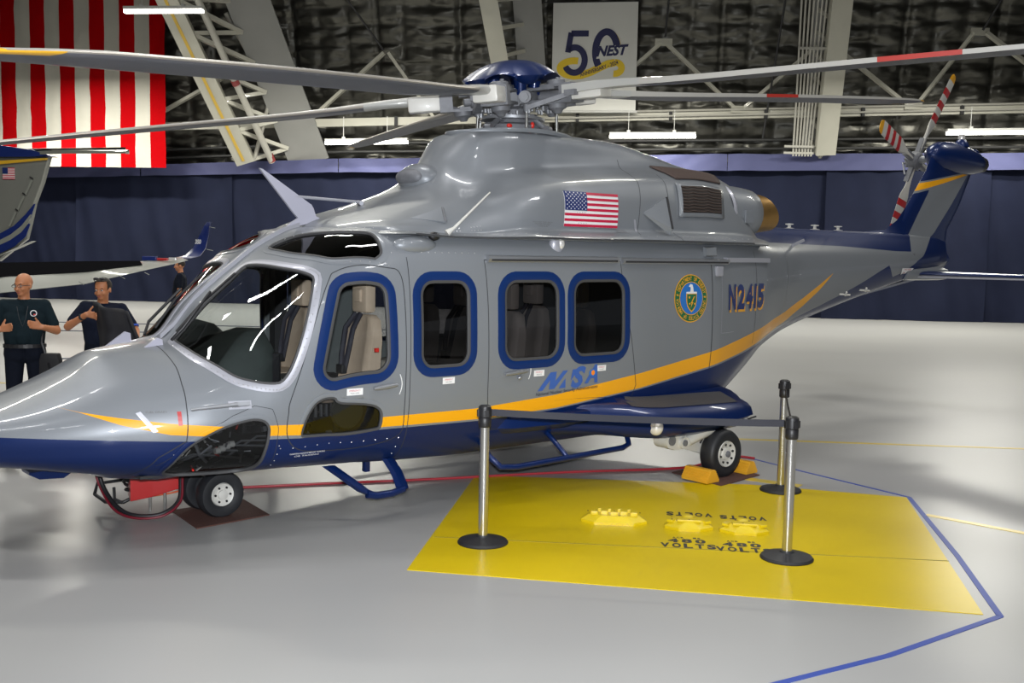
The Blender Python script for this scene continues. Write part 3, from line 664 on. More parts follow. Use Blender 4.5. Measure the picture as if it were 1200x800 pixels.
def paint_material():
    m = mat('livery_paint', SILVER, .42, .2, .28, .32); nt = m.node_tree; N = nt.nodes; L = nt.links; b = N['Principled BSDF']
    def at(n): a = N.new('ShaderNodeAttribute'); a.attribute_name = n; return a.outputs['Fac']
    def gt(s, v=0): k = N.new('ShaderNodeMath'); k.operation = 'GREATER_THAN'; L.new(s, k.inputs[0]); k.inputs[1].default_value = v; return k.outputs[0]
    def op(o, a, c): k = N.new('ShaderNodeMath'); k.operation = o; L.new(a, k.inputs[0]); L.new(c, k.inputs[1]); return k.outputs[0]
    bl = op('MAXIMUM', gt(at('blue_low')), gt(at('blue_up')))
    go = op('MULTIPLY', gt(at('stripe_top')), gt(at('stripe_low')))
    n = N.new('ShaderNodeTexNoise'); n.inputs['Scale'].default_value = 420; tc = N.new('ShaderNodeTexCoord'); L.new(tc.outputs['Object'], n.inputs['Vector'])
    mx0 = N.new('ShaderNodeMix'); mx0.data_type = 'RGBA'; mx0.inputs['A'].default_value = tuple(c*.93 for c in SILVER)+(1,); mx0.inputs['B'].default_value = tuple(c*1.07 for c in SILVER)+(1,); L.new(n.outputs[0], mx0.inputs['Factor'])
    mx1 = N.new('ShaderNodeMix'); mx1.data_type = 'RGBA'; L.new(mx0.outputs['Result'], mx1.inputs['A']); mx1.inputs['B'].default_value = (*BLUE, 1); L.new(bl, mx1.inputs['Factor'])
    mx2 = N.new('ShaderNodeMix'); mx2.data_type = 'RGBA'; L.new(mx1.outputs['Result'], mx2.inputs['A']); mx2.inputs['B'].default_value = (*GOLD, 1); L.new(go, mx2.inputs['Factor'])
    L.new(mx2.outputs['Result'], b.inputs['Base Color'])
    me_ = N.new('ShaderNodeMath'); me_.operation = 'MULTIPLY'; me_.inputs[1].default_value = -.2
    L.new(go, me_.inputs[0]); ad = N.new('ShaderNodeMath'); ad.operation = 'ADD'; ad.inputs[1].default_value = .2; L.new(me_.outputs[0], ad.inputs[0]); L.new(ad.outputs[0], b.inputs['Metallic'])
    return m
M['livery'] = paint_material()

# openings (x, t) outlines: each is outer edge of the glass
WSH = [(-.355, .068), (-.181, .069), (.02, .066), (.175, .056), (.225, .085), (.275, .187), (.335, .283), (.368, .333), (.352, .362), (.264, .429), (.155, .486), (.08, .508), (.011, .503), (-.125, .452), (-.269, .381), (-.375, .251), (-.392, .123)]
ROOFW = [(.372, .064), (.465, .060), (.583, .091), (.717, .175), (.88, .237), (.915, .273), (.90, .338), (.882, .371), (.837, .385), (.781, .385), (.514, .325), (.396, .203), (.364, .119)]
CHIN = [(-.700, .737), (-.628, .648), (-.507, .587), (-.362, .553), (-.202, .554), (-.097, .574), (-.04, .604), (-.03, .632), (-.04, .675), (-.06, .75), (-.15, .79), (-.441, .79), (-.62, .785)]
CHIN2 = [(.18, .65), (.209, .621), (.288, .601), (.434, .609), (.489, .62), (.698, .631), (.792, .639), (.838, .652), (.835, .676), (.789, .682), (.509, .678), (.241, .661)]
def rrect(x0, x1, z0, z1, r, sk=0, n=5):
    out = []
    for cx, cz, a0 in ((x1-r, z1-r, 0), (x0+r, z1-r, 90), (x0+r, z0+r, 180), (x1-r, z0+r, 270)):
        for k in range(n+1):
            a = math.radians(a0+90*k/n); zz = cz+r*math.sin(a); out.append((cx+r*math.cos(a)+sk*(zz-z0), zz))
    return out
DOORW = round_poly([(.295, 1.095), (.895, 1.155), (.872, 1.825), (.492, 1.825)], [.10, .13, .11, .13])
W2 = rrect(1.145, 1.625, 1.155, 1.835, .12); W3 = rrect(1.96, 2.565, 1.165, 1.835, .13); W4 = rrect(2.72, 3.355, 1.165, 1.835, .13)
windows = [('windshield', WSH, 'glass_clear', 'light_silver', .045, .012, 96, 'curved cockpit windshield half'),
           ('roof_window', ROOFW, 'glass_roof', 'silver', .03, .012, 72, 'dark tinted roof window'),
           ('chin_window', CHIN, 'glass_chin', 'silver', .012, .010, 72, 'clear chin window under the stripe'),
           ('door_chin_window', CHIN2, 'glass_chin', 'silver', .012, .010, 72, 'small clear window low in the cockpit door'),
           ('cockpit_door_window', xz(body, DOORW), 'glass_clear', 'frame_blue', .062, .012, 80, 'clear blue-framed cockpit door window'),
           ('cabin_window', xz(body, W2), 'glass_dark', 'frame_blue', .062, .012, 72, 'narrow blue-framed tinted cabin window'),
           ('cabin_window', xz(body, W3), 'glass_tint', 'frame_blue', .062, .012, 72, 'front wide blue-framed tinted window in the sliding door'),
           ('cabin_window', xz(body, W4), 'glass_tint', 'frame_blue', .062, .012, 72, 'rear wide blue-framed tinted window in the sliding door')]
polys = [smooth_poly(w[1], 96) if w[0] in ('windshield', 'roof_window', 'chin_window', 'door_chin_window') else w[1] for w in windows]
boxes = [(min(p[0] for p in q), max(p[0] for p in q), min(p[1] for p in q), max(p[1] for p in q)) for q in polys]
FAR_DOOR = xz(body, round_poly([(.12, .95), (1.03, .95), (1.00, 1.88), (.50, 1.88)], [.08, .10, .10, .12]))
FDB = (min(p[0] for p in FAR_DOOR), max(p[0] for p in FAR_DOOR), min(p[1] for p in FAR_DOOR), max(p[1] for p in FAR_DOOR))
def window_at(x, t, side=1):
    if side < 0 and FDB[0] <= x <= FDB[1] and FDB[2] <= t <= FDB[3] and inside(x, t, FAR_DOOR): return 4
    for k, (a, b_, c, d) in enumerate(boxes):
        if a <= x <= b_ and c <= t <= d and inside(x, t, polys[k]): return k
    return -1
def skin(f, x0, x1, nx, nt, hole=None, caps=False, xs=None):
    """full-width skin; returns bag and the cells that were left out (by key)"""
    q = B(); xs = xs or [x0+(x1-x0)*i/nx for i in range(nx+1)]; nx = len(xs)-1; out = {}
    cols = 2*nt
    for x in xs:
        half = [f(x, j/nt) for j in range(nt+1)]
        ring = [(x, -y, z) for y, z in half]+[(x, y, z) for y, z in half[-2:0:-1]]
        q.v += ring
    for i in range(nx):
        for j in range(cols):
            jj = j if j < nt else cols-1-j
            face = (i*cols+j, i*cols+(j+1) % cols, (i+1)*cols+(j+1) % cols, (i+1)*cols+j)
            k = hole((xs[i]+xs[i+1])/2, (jj+.5)/nt, 1 if j < nt else -1) if hole else -1
            if k >= 0: out.setdefault((k, 1 if j < nt else -1), []).append(((xs[i], jj/nt), (xs[i+1], (jj+1)/nt)))
            else: q.f.append(face); q.m.append(0)
    if caps: q.f += [tuple(range(cols)), tuple(nx*cols+j for j in range(cols))]; q.m += [0, 0]
    return q, out
xs_ = [-1.99+.006*i for i in range(4)]+[-1.95+.02*i for i in range(23)]+[-1.48+.0185*i for i in range(264)]+[3.42+.045*i for i in range(66)]
xs_ = sorted(set(round(x, 4) for x in xs_ if x < 6.36))+[6.36]
fb, holes = skin(body, 0, 0, 0, 150, window_at, xs=xs_)
FO = fb.build('fuselage', [M['livery'], M['midgrey']], HEL, smooth=50)
FO.data.polygons.foreach_set('material_index', [0]*len(FO.data.polygons))
paint_attrs(FO.data, body_paint)
sm = FO.modifiers.new('shell', 'SOLIDIFY'); sm.thickness = .03; sm.offset = -1; sm.material_offset = 1; sm.material_offset_rim = 1
tb_, _ = skin(body, 6.36, 11.1, 110, 60, caps=True)
TBO = tb_.build('tail_boom', M['livery'], HEL, smooth=50); paint_attrs(TBO.data, body_paint)

def curve3(f, poly, side, n, off=0):
    """closed outline on the skin, evenly resampled"""
    P_ = [pt(f, x, t, side, off) for x, t in poly]; acc = [0]
    for i in range(len(P_)): acc.append(acc[-1]+(P_[(i+1) % len(P_)]-P_[i]).length)
    out = []; j = 0
    for i in range(n):
        s = acc[-1]*i/n
        while acc[j+1] < s: j += 1
        u = (s-acc[j])/max(1e-9, acc[j+1]-acc[j]); a = poly[j]; c = poly[(j+1) % len(poly)]
        out.append((a[0]+(c[0]-a[0])*u, a[1]+(c[1]-a[1])*u))
    return out
def ring_frame(f, poly, side, w_out, w_in, h, n, depth=.02):
    st_ = curve3(f, poly, side, n); base = [pt(f, x, t, side, 0) for x, t in st_]; up = [(pt(f, x, t, side, .01)-p).normalized() for (x, t), p in zip(st_, base)]
    cen = sum(base, Vector())/n; rings = []
    for i in range(n):
        tg = (base[(i+1) % n]-base[i-1]).normalized(); bn_ = up[i].cross(tg).normalized()
        if bn_.dot(base[i]-cen) < 0: bn_ = -bn_
        p = base[i]; u = up[i]
        rings.append([p+bn_*w_out-u*.012, p+bn_*(w_out-.001)+u*h*.7, p+bn_*(w_out*.6)+u*h, p-bn_*(w_in-.004)+u*h, p-bn_*w_in+u*(h-.003), p-bn_*w_in-u*depth])
    rings.append(rings[0]); q = B(); k = 6
    q.v = [v for r in rings[:-1] for v in r]
    q.f = [(i*k+j, i*k+j+1, ((i+1) % n)*k+j+1, ((i+1) % n)*k+j) for i in range(n) for j in range(k-1)]; q.m = [0]*len(q.f)
    return q
for k, (nm, _, gm, fmn, wo, h, n, lab) in enumerate(windows):
    for side in (1, -1):
        cells = holes.get((k, side))
        if not cells: continue
        pk = FAR_DOOR if (k == 4 and side < 0) else polys[k]
        q = B()
        for (xa, ta), (xb, tb2) in cells:
            q.add([pt(body, xa, ta, side, -.010), pt(body, xb, ta, side, -.010), pt(body, xb, tb2, side, -.010), pt(body, xa, tb2, side, -.010)], [(0, 1, 2, 3)])
        me_o = q.build(nm, M['glass_clear' if (k == 5 and side < 0) else gm], HEL, label=lab)
        bm = bmesh.new(); bm.from_mesh(me_o.data); bmesh.ops.remove_doubles(bm, verts=bm.verts, dist=1e-4); bmesh.ops.recalc_face_normals(bm, faces=bm.faces); bm.to_mesh(me_o.data); bm.free()
        me_o.data.polygons.foreach_set('use_smooth', [True]*len(me_o.data.polygons))
        if fmn == 'silver':
            fr2 = ring_frame(body, pk, side, wo+.01, .018, .004, n).build('window_frame', M['livery'], me_o, smooth=40); paint_attrs(fr2.data, body_paint)
        elif fmn == 'light_silver':
            fr2 = ring_frame(body, pk, side, wo, .02, .006, n).build('window_frame', M[fmn], me_o, smooth=40)
        else:
            ring_frame(body, pk, side, wo, .016, .006, n).build('window_frame', M[fmn], me_o, smooth=40)
        ring_frame(body, pk, side, -.012, .03 if fmn == 'frame_blue' else .024, .0075, n).build('window_seal', M['seal'], me_o, smooth=40)

# panel gaps, drawn as thin recessed-looking strips on the skin
def skin_line(f, path, side, w=.007, off=.0015, name='panel_gap', m=None, n=None):
    pp = []
    for i in range(len(path)-1):
        a, c = path[i], path[i+1]; k = max(2, int(math.hypot(c[0]-a[0], (c[1]-a[1])*3)/.04))
        pp += [(a[0]+(c[0]-a[0])*j/k, a[1]+(c[1]-a[1])*j/k) for j in range(k)]
    pp.append(path[-1]); q = B(); base = [pt(f, x, t, side, off) for x, t in pp]
    for i, (x, t) in enumerate(pp):
        tg = (base[min(i+1, len(base)-1)]-base[max(i-1, 0)]).normalized(); up = (pt(f, x, t, side, .01)-pt(f, x, t, side, 0)).normalized(); s_ = tg.cross(up).normalized()
        q.v += [base[i]+s_*w/2, base[i]-s_*w/2]
    q.f = [(2*i, 2*i+1, 2*i+3, 2*i+2) for i in range(len(pp)-1)]; q.m = [0]*len(q.f)
    return q.build(name, m or M['panel_line'], HEL)
DC = smooth_poly(xz(body, [(.13, 1.08), (.42, 1.80), (.52, 1.90), (.86, 1.925), (.985, 1.88), (1.015, 1.6), (1.02, .9), (.98, .66), (.62, .60), (.25, .62), (.10, .72), (.085, .9)]), 70)
for side in (1, -1):
    skin_line(body, DC+[DC[0]], side)
    skin_line(body, xz(body, [(1.06, 2.0), (1.06, .45)], .2, .9), side, .006)
    SD = xz(body, [(1.775, 1.985), (1.80, 1.6), (1.81, .95), (1.83, .70), (1.9, .62), (3.36, .62), (3.48, .74), (3.53, .88), (3.44, 1.3), (3.33, 1.7), (3.31, 1.985)])
    skin_line(body, SD+[SD[0]], side)
    skin_line(body, xz(body, [(4.555, 1.97), (4.57, .95)]), side, .010)
    skin_line(body, [(-.50, .06), (-.535, .266), (-.563, .352), (-.578, .443), (-.59, .60), (-.75, .66), (-.90, .80)], side, .007)
    skin_line(body, [(-.75, .70), (-.45, .555), (-.30, .525), (-.15, .52), (-.03, .56), (.02, .62), (.02, .80)], side, .004)
    skin_line(body, xz(body, [(5.42, 2.1), (5.44, 1.5), (5.5, 1.15)]), side, .006)
    skin_line(body, xz(body, [(4.72, 1.9), (4.72, 1.30), (4.98, 1.30)]), side, .004, m=M['light_silver'])
    skin_line(cowl, [(3.90, .30), (3.80, .60), (3.62, .93)], side, .006)
    skin_line(cowl, [(1.15, .965), (3.3, .965), (5.3, .965)], side, .018)
    skin_line(cowl, [(4.22, .50), (4.14, .70), (4.12, .96)], side, .006)
# rivets: tiny domes along the frames and panel edges
q = B()
def rivets(f, path, side, step):
    for a, c in zip(path, path[1:]):
        pa, pc = pt(f, *a, side), pt(f, *c, side); k = max(1, int((pc-pa).length/step))
        for j in range(k):
            x, t = a[0]+(c[0]-a[0])*j/k, a[1]+(c[1]-a[1])*j/k; p = pt(f, x, t, side, 0); u = (pt(f, x, t, side, .01)-p).normalized()
            s_ = u.cross(Vector((1, 0, 0))).normalized(); w_ = u.cross(s_); r = .006
            q.add([p+s_*r+u*.0055, p+w_*r+u*.0055, p-s_*r+u*.0055, p-w_*r+u*.0055, p+u*.0105], [(0, 1, 4), (1, 2, 4), (2, 3, 4), (3, 0, 4)])
for side in (1,):
    o2 = [(x+(x-.0)*.0, t) for x, t in polys[0]]
    base = curve3(body, polys[0], side, 46)
    for x, t in base:
        if t > .2: pass
    c0 = (sum(x for x, t in polys[0])/96, sum(t for x, t in polys[0])/96)
    rivets(body, [(c0[0]+(x-c0[0])*1.055, c0[1]+(t-c0[1])*1.05) for x, t in polys[0][34:]], side, .075)
    rivets(body, xz(body, [(.05, .66), (.6, .655), (1.0, .65)]), side, .09)
    rivets(body, xz(body, [(1.0, .65), (1.0, .47)]), side, .06)
    rivets(body, xz(body, [(1.2, 2.035), (1.75, 2.035)], .2, .85), side, .06)
    rivets(body, xz(body, [(.04, .75), (.03, .5)]), side, .06)
    rivets(body, [(.4, .05), (.75, .14), (.97, .22), (.99, .34), (.9, .41), (.55, .355)], side, .07)
    rivets(cowl, [(1.0, .94), (5.5, .94)], side, .12)
    for x0 in (1.55, 1.75, 2.9): rivets(cowl, [(x0, .8), (x0+.12, .8)], side, .03); rivets(cowl, [(x0, .86), (x0+.12, .86)], side, .03)
q.build('rivets', M['rivet'], HEL, kind='stuff')

# ------------------------------------------------------------------ engine cowling and mast fairing
cb, _ = skin(cowl, .70, 5.68, 224, 60, caps=False)
CO = cb.build('engine_cowling', M['silver'], HEL, smooth=60)
rings = []
for j in range(25):   # raised lip round the mast opening
    a = 2*PI*j/24; rings.append((2.97+.70*math.cos(a)*(1.0), .40*math.sin(a)))
q = B(); q.tube([P(x, y, 3.135-(abs(x-2.97)**2)*.09) for x, y in rings], .022, 6, cap=False); q.build('cowling_lip', M['silver'], HEL, smooth=60)
# flush scoops, intake grilles
def skin_patch(f, poly, side, off, name, m, thick=0, parent=None, n=10):
    """four-cornered patch (x, t) laid on the skin"""
    (a, b_, c, d) = poly; q = B()
    for j in range(n+1):
        for i in range(n+1):
            u, v = i/n, j/n
            x = (a[0]*(1-u)+b_[0]*u)*(1-v)+(d[0]*(1-u)+c[0]*u)*v; t = (a[1]*(1-u)+b_[1]*u)*(1-v)+(d[1]*(1-u)+c[1]*u)*v
            q.v.append(pt(f, x, t, side, off))
    q.f = [(j*(n+1)+i, j*(n+1)+i+1, (j+1)*(n+1)+i+1, (j+1)*(n+1)+i) for j in range(n) for i in range(n)]; q.m = [0]*len(q.f)
    o = q.build(name, m, parent or HEL, smooth=180)
    if thick:
        md = o.modifiers.new('t', 'SOLIDIFY'); md.thickness = thick; md.offset = 0
    return o
for side in (1, -1):
    g = skin_patch(cowl, [(4.33, .60), (5.08, .585), (4.97, .80), (4.245, .81)], side, .012, 'intake_frame', M['silver'], .02)
    skin_patch(cowl, [(4.37, .625), (5.03, .61), (4.93, .775), (4.30, .785)], side, .026, 'intake_grille', M['mesh_dark'], 0, g)
    for k in range(9):
        v = (k+.5)/9; a = (4.37+(4.30-4.37)*v, .625+(.785-.625)*v); c = (5.03+(4.93-5.03)*v, .61+(.775-.61)*v)
        q = B(); q.tube([pt(cowl, a[0]+(c[0]-a[0])*s/8, a[1]+(c[1]-a[1])*s/8+.004*math.sin(s*2.2), side, .029) for s in range(9)], .004, 4); q.build('grille_bar', M['mesh_brown'], g)
    skin_patch(cowl, [(4.30, .36), (5.25, .36), (5.14, .525), (4.40, .56)], side, .012, 'upper_intake_screen', M['mesh_brown'], .012)
    # flush triangular inlets
    for (A, Bq, Cq) in [((1.30, .50), (1.62, .455), (1.545, .675)), ((3.74, .80), (4.03, .715), (4.015, .93))]:
        q = B(); big = A[0] > 3
        pa, pb, pc = pt(cowl, *A, side, .004), pt(cowl, *Bq, side, .006), pt(cowl, *Cq, side, .006); o3 = .07 if big else .02
        pb2, pc2 = pt(cowl, *Bq, side, o3), pt(cowl, *Cq, side, o3)
        q.add([pa, pb, pc, pb2, pc2], [(0, 3, 4), (0, 1, 3), (0, 4, 2)]); q.build('flush_inlet', M['silver'], HEL)
        q = B(); q.add([pb, pc, pc2, pb2], [(0, 1, 2, 3)]); q.tube([pb2, pc2], .012, 6); q.build('inlet_mouth', M['dark'] if big else M['hubgrey'], HEL)
    # exhaust: silver nacelle and bronze nozzle
    def ring(x, cy, cz, ry, rz, n=28, tilt=0): return [P(x+tilt*math.sin(2*PI*k/n), side*(cy+ry*math.cos(2*PI*k/n)), cz+rz*math.sin(2*PI*k/n)) for k in range(n)]
    B().loft([ring(4.8, .42, 2.5, .32, .32), ring(5.15, .47, 2.49, .315, .305), ring(5.3, .49, 2.49, .31, .30), ring(5.6, .52, 2.49, .30, .28), ring(5.75, .53, 2.49, .28, .265), ring(5.78, .53, 2.49, .255, .24), ring(5.65, .53, 2.49, .24, .23)]).build('exhaust_nacelle', M['silver'], HEL, smooth=50)
    B().loft([ring(5.25, .49, 2.49, .325, .315), ring(5.28, .49, 2.49, .335, .325), ring(5.31, .49, 2.49, .325, .315)], caps=False).build('nacelle_band', M['light_silver'], HEL, smooth=30)
    qn = B(); qn.loft([ring(5.71, .53, 2.49, .24, .225), ring(5.83, .55, 2.5, .235, .215, tilt=-.03), ring(5.98, .60, 2.51, .225, .19, tilt=-.10), ring(5.95, .60, 2.51, .205, .17, tilt=-.09), ring(5.8, .55, 2.5, .20, .17)], caps=False)
    qn.build('exhaust_nozzle', M['bronze'], HEL, smooth=60)
    B().loft([ring(5.75, .53, 2.49, .19, .17), ring(5.76, .53, 2.49, .01, .01)], caps=False).build('exhaust_core', M['dark'], HEL)
    B().box(P(5.50, side*.815, 2.45), (.14, .02, .13)).build('access_panel', M['silver'], HEL, bevel=.006)
# rear deck between the nozzles and the blue dorsal spine
q = B(); rr_ = []
for x, w, z in ((5.3, .6, 2.72), (5.6, .45, 2.60), (6.0, .32, 2.46), (6.5, .24, 2.40), (7.2, .17, 2.385)):
    rr_.append([P(x, w*math.cos(PI*k/10), 2.15+(z-2.15)*max(0, math.sin(PI*k/10))**.6) for k in range(11)]+[P(x, -w, 2.1), P(x, w, 2.1)])
q.loft(rr_); q.build('dorsal_fairing', M['blue'], HEL, smooth=50)
for x in (7.36, 7.89, 8.40):
    q = B(); q.lathe([(.055, 0), (.06, .012), (.02, .02), (.02, .05), (.05, .055), (.05, .065), (.01, .068)], P(x, 0, 2.375), n=14); q.build('boom_fitting', M['white'], HEL, smooth=40)
# nose air scoop ahead of the mast fairing
q = B(); q.sphere(P(1.93, .0, 2.66), (.17, .23, .14), 24, 16); q.build('air_scoop', M['silver'], HEL, smooth=60)
q = B(); q.sphere(P(1.815, .0, 2.675), (.07, .18, .075), 20, 12); q.build('scoop_mouth', M['hubgrey'], HEL, smooth=60)

# ------------------------------------------------------------------ fin, tailplane, ventral fairing
FLE = [(1.86, 9.7), (2.15, 9.62), (2.40, 9.72), (2.52, 9.80), (2.78, 10.04), (3.26, 10.49), (3.61, 10.69), (3.72, 10.80)]
FTE = [(1.86, 10.85), (1.96, 11.20), (2.03, 11.32), (2.10, 11.24), (2.21, 11.13), (2.46, 11.17), (2.84, 11.50), (3.28, 11.78), (3.61, 11.9), (3.72, 11.7)]
q = B(); nz, nc = 60, 26; V_ = []
for j in range(nz+1):
    z = 1.86+(3.66-1.86)*j/nz; a, c = interp(z, FLE), interp(z, FTE); th = .13 if z > 2.4 else .13-.05*(2.4-z)/.5
    ring_ = []
    for i in range(2*nc):
        s = i/nc if i <= nc else (2*nc-i)/nc; sg = 1 if i <= nc else -1
        xx = 1-(1-s)**1.6 if False else s
        y = th*(1.7*math.sqrt(max(xx, 0))*(1-xx)**.8)*.8
        ring_.append(P(a+(c-a)*xx, sg*y, z))
    V_.append(ring_)
q.loft(V_); FIN = q.build('tail_fin', M['livery'], HEL, smooth=60)
def fin_paint(co):
    x, z = co.x, co.z
    yt = 3.08+(x-10.30)*.165; ybm = 2.98+(x-10.26)*.215
    top = z-(yt+.022); lead = interp(z, GL)-x; trail = x-interp(z, GT)
    lead = min(lead, (ybm-.03)-z)
    return dict(stripe_top=yt-z, stripe_low=z-ybm, blue_low=max(top, lead, trail), blue_up=max(top, lead, trail))
paint_attrs(FIN.data, fin_paint)
# dorsal fillet joining boom and fin
q = B(); q.loft([[P(x, w, z0), P(x, .0, z1), P(x, -w, z0)] for x, w, z0, z1 in ((9.0, .10, 2.3, 2.385), (9.5, .10, 2.3, 2.42), (9.8, .10, 2.3, 2.56), (10.0, .05, 2.4, 2.74))]); q.build('fin_fillet', M['blue'], HEL, smooth=60)
# ventral keel
q = B(); q.loft([[P(x, w, z1), P(x, 0, z0), P(x, -w, z1)] for x, w, z0, z1 in ((9.0, .12, 1.58, 1.75), (10.0, .14, 1.72, 1.86), (10.7, .10, 1.82, 1.96), (11.15, .04, 1.94, 2.02))]); q.build('ventral_keel', M['blue'], HEL, smooth=60)
B().beam(P(8.6, .02, 1.52), P(10.7, .02, 1.82), .03, .03).build('keel_strip', M['light_silver'], HEL)
B().box(P(9.76, .20, 2.075), (.28, .05, .09), Matrix.Rotation(-.1, 3, 'Z')).build('boom_vent', M['hubgrey'], HEL, bevel=.01)
for side in (1, -1):
    q = B(); R_ = []
    for y, xa, xb, th in ((.05, 9.98, 10.68, .055), (.3, 9.99, 10.66, .05), (1.72, 10.03, 10.62, .035), (1.77, 10.08, 10.6, .012)):
        R_.append([P(xa+(xb-xa)*s, side*y, 1.84+k*th*(1.9*math.sqrt(s)*(1-s)**.7)) for s, k in [(0, 1), (.04, 1), (.15, 1), (.4, 1), (.7, 1), (1, 1), (.7, -1), (.4, -1), (.15, -1), (.04, -1)]])
    q.loft(R_); o = q.build('tailplane', M['blue'], HEL, smooth=60)
    B().beam(P(10.0, side*.1, 1.80), P(10.05, side*1.74, 1.812), .02, .02).build('tailplane_edge', M['light_silver'], o)
    q = B(); q.loft([[P(x, side*y_, z) for y_, z in ((.1, 1.95), (.24, 1.9), (.26, 1.84), (.22, 1.77), (.1, 1.75))] for x in (9.7, 10.2, 10.8)]); q.build('tailplane_root', M['silver'], HEL, smooth=50)
# tail gearbox fairing and its lamps
def xring(x, cy, cz, ry, rz, n=20): return [P(x, cy+ry*math.cos(2*PI*k/n), cz+rz*math.sin(2*PI*k/n)) for k in range(n)]
q = B(); q.loft([xring(10.60, -.02, 3.50, .02, .02), xring(10.66, -.02, 3.50, .11, .12), xring(10.85, -.03, 3.49, .18, .20), xring(11.2, -.04, 3.48, .21, .235), xring(11.55, -.02, 3.47, .19, .21), xring(11.85, 0, 3.46, .15, .165), xring(12.0, 0, 3.45, .11, .13)])
q.build('tail_gearbox_fairing', M['blue'], HEL, smooth=60)
q = B(); q.loft([xring(11.97, 0, 3.46, .11, .13), xring(12.12, 0, 3.45, .10, .11), xring(12.17, 0, 3.44, .05, .06)]); q.build('tail_light_housing', M['black'], HEL, smooth=50)
q = B(); q.lathe([(.11, 0), (.10, .05), (.06, .10), (.045, .11)], P(11.45, 0, 3.66), n=18); q.build('beacon_base', M['blue'], HEL, smooth=50)
q = B(); q.lathe([(.045, 0), (.05, .03), (.05, .07), (.03, .085)], P(11.45, 0, 3.76), n=18); q.build('beacon_lamp', M['lamp_glass'], HEL, smooth=50)
q = B(); q.lathe([(.09, 0), (.09, .04), (.05, .07)], P(11.80, 0, 3.58), n=16); q.build('gearbox_cap', M['blue'], HEL, smooth=50)
q = B(); q.tube([P(11.25, -.05, 3.52), P(11.27, -.30, 3.51)], [.17, .12], 18); q.build('tail_rotor_shaft_fairing', M['blue'], HEL, smooth=50)
q = B(); q.tube([P(11.27, -.28, 3.51), P(11.27, -.60, 3.49)], .055, 14); q.build('tail_rotor_shaft', M['alu'], HEL, smooth=50)
# ------------------------------------------------------------------ main rotor
HUB = Vector(P(2.97, 0, 3.46)); TILT = .116
RM = Matrix.Translation(HUB) @ Matrix.Rotation(-TILT, 4, 'Y')
PHI0 = math.radians(-32.35)-.7037
# blade along +X of its own frame; skin of stations r -> chord, thickness, droop, twist
def blade_mesh():
    q = B(); S_ = []
    stn = [(.60, .20, .11, 0), (.9, .18, .10, 0), (1.15, .20, .085, 0), (1.6, .36, .07, .0), (2.0, .46, .062, 0), (2.8, .48, .055, 0), (3.34, .48, .052, 0), (3.36, .48, .052, 0), (3.94, .48, .05, 0), (3.96, .48, .05, 0), (4.8, .47, .045, 0), (5.5, .46, .042, 0), (6.1, .44, .036, 0), (6.3, .43, .035, 0), (6.5, .38, .03, 0), (6.7, .28, .024, 0), (6.85, .15, .016, 0), (6.9, .06, .01, 0)]
    fine = []
    for a, c in zip(stn, stn[1:]):
        k = max(1, int((c[0]-a[0])/.2)); fine += [tuple(a[i]+(c[i]-a[i])*j/k for i in range(4)) for j in range(k)]
    fine.append(stn[-1])
    prof_ = [(0, 0), (.02, .38), (.08, .72), (.2, .95), (.35, 1.0), (.6, 1.0), (.85, .95), (1, .85), (1, -.55), (.85, -.7), (.6, -.75), (.35, -.75), (.2, -.75), (.08, -.55), (.02, -.3)]
    for r, ch, th, _ in fine:
        dz = -.148*(r/6.9)**1.6+.035*math.exp(-((r-1.0)/.6)**2)-.0; sweep = .0 if r < 6.2 else (r-6.2)**2*.30
        pit = .02-.07*(r/6.9); le = .30*ch+.0
        S_.append([(r, (le-ch*s)*math.cos(pit)+h*th/2*math.sin(pit)-sweep, dz+(le-ch*s)*math.sin(pit)+h*th/2*math.cos(pit)) for s, h in prof_])
    q.loft(S_); n = len(prof_)
    mi = []
    for i in range(len(fine)-1):
        r = (fine[i][0]+fine[i+1][0])/2
        for j in range(n):
            upper = j <= 7
            m = 0 if upper else 1
            if r < 1.35: m = 4
            elif upper:
                if j in (0, ): m = 5
                if 3.35 < r < 3.95 and j >= 4: m = 2
                if r > 6.62: m = 3
            elif r > 6.55 and j in (13, 14, 12): m = 3
            elif j in (14,): m = 5
            mi.append(m)
    q.m = mi+[1, 3]
    return q
bl_top = mat('blade_top_paint', (.42, .41, .38), .45, 0, .2); bl_bot = noisy(mat('blade_underside', (.075, .08, .10), .5, 0, .1), 3, .12)
bl_edge = mat('blade_leading_edge_strip', (.36, .33, .29), .4, .5)
ble = mat('blade_root_cuff', (.40, .40, .38), .4, 0, .2)
b_red = mat('blade_red_band', (.42, .03, .02), .45); b_yel = mat('blade_yellow_tip', (.62, .33, .01), .45)
proto = None
names_blade = ['main rotor blade reaching right towards the camera', 'main rotor blade above the tail boom', 'short-looking main rotor blade pointing away', 'main rotor blade crossing the striped flag', 'nearest main rotor blade sweeping to the upper left']
grip_p = dam_p = link_p = arm_p = box_p = None
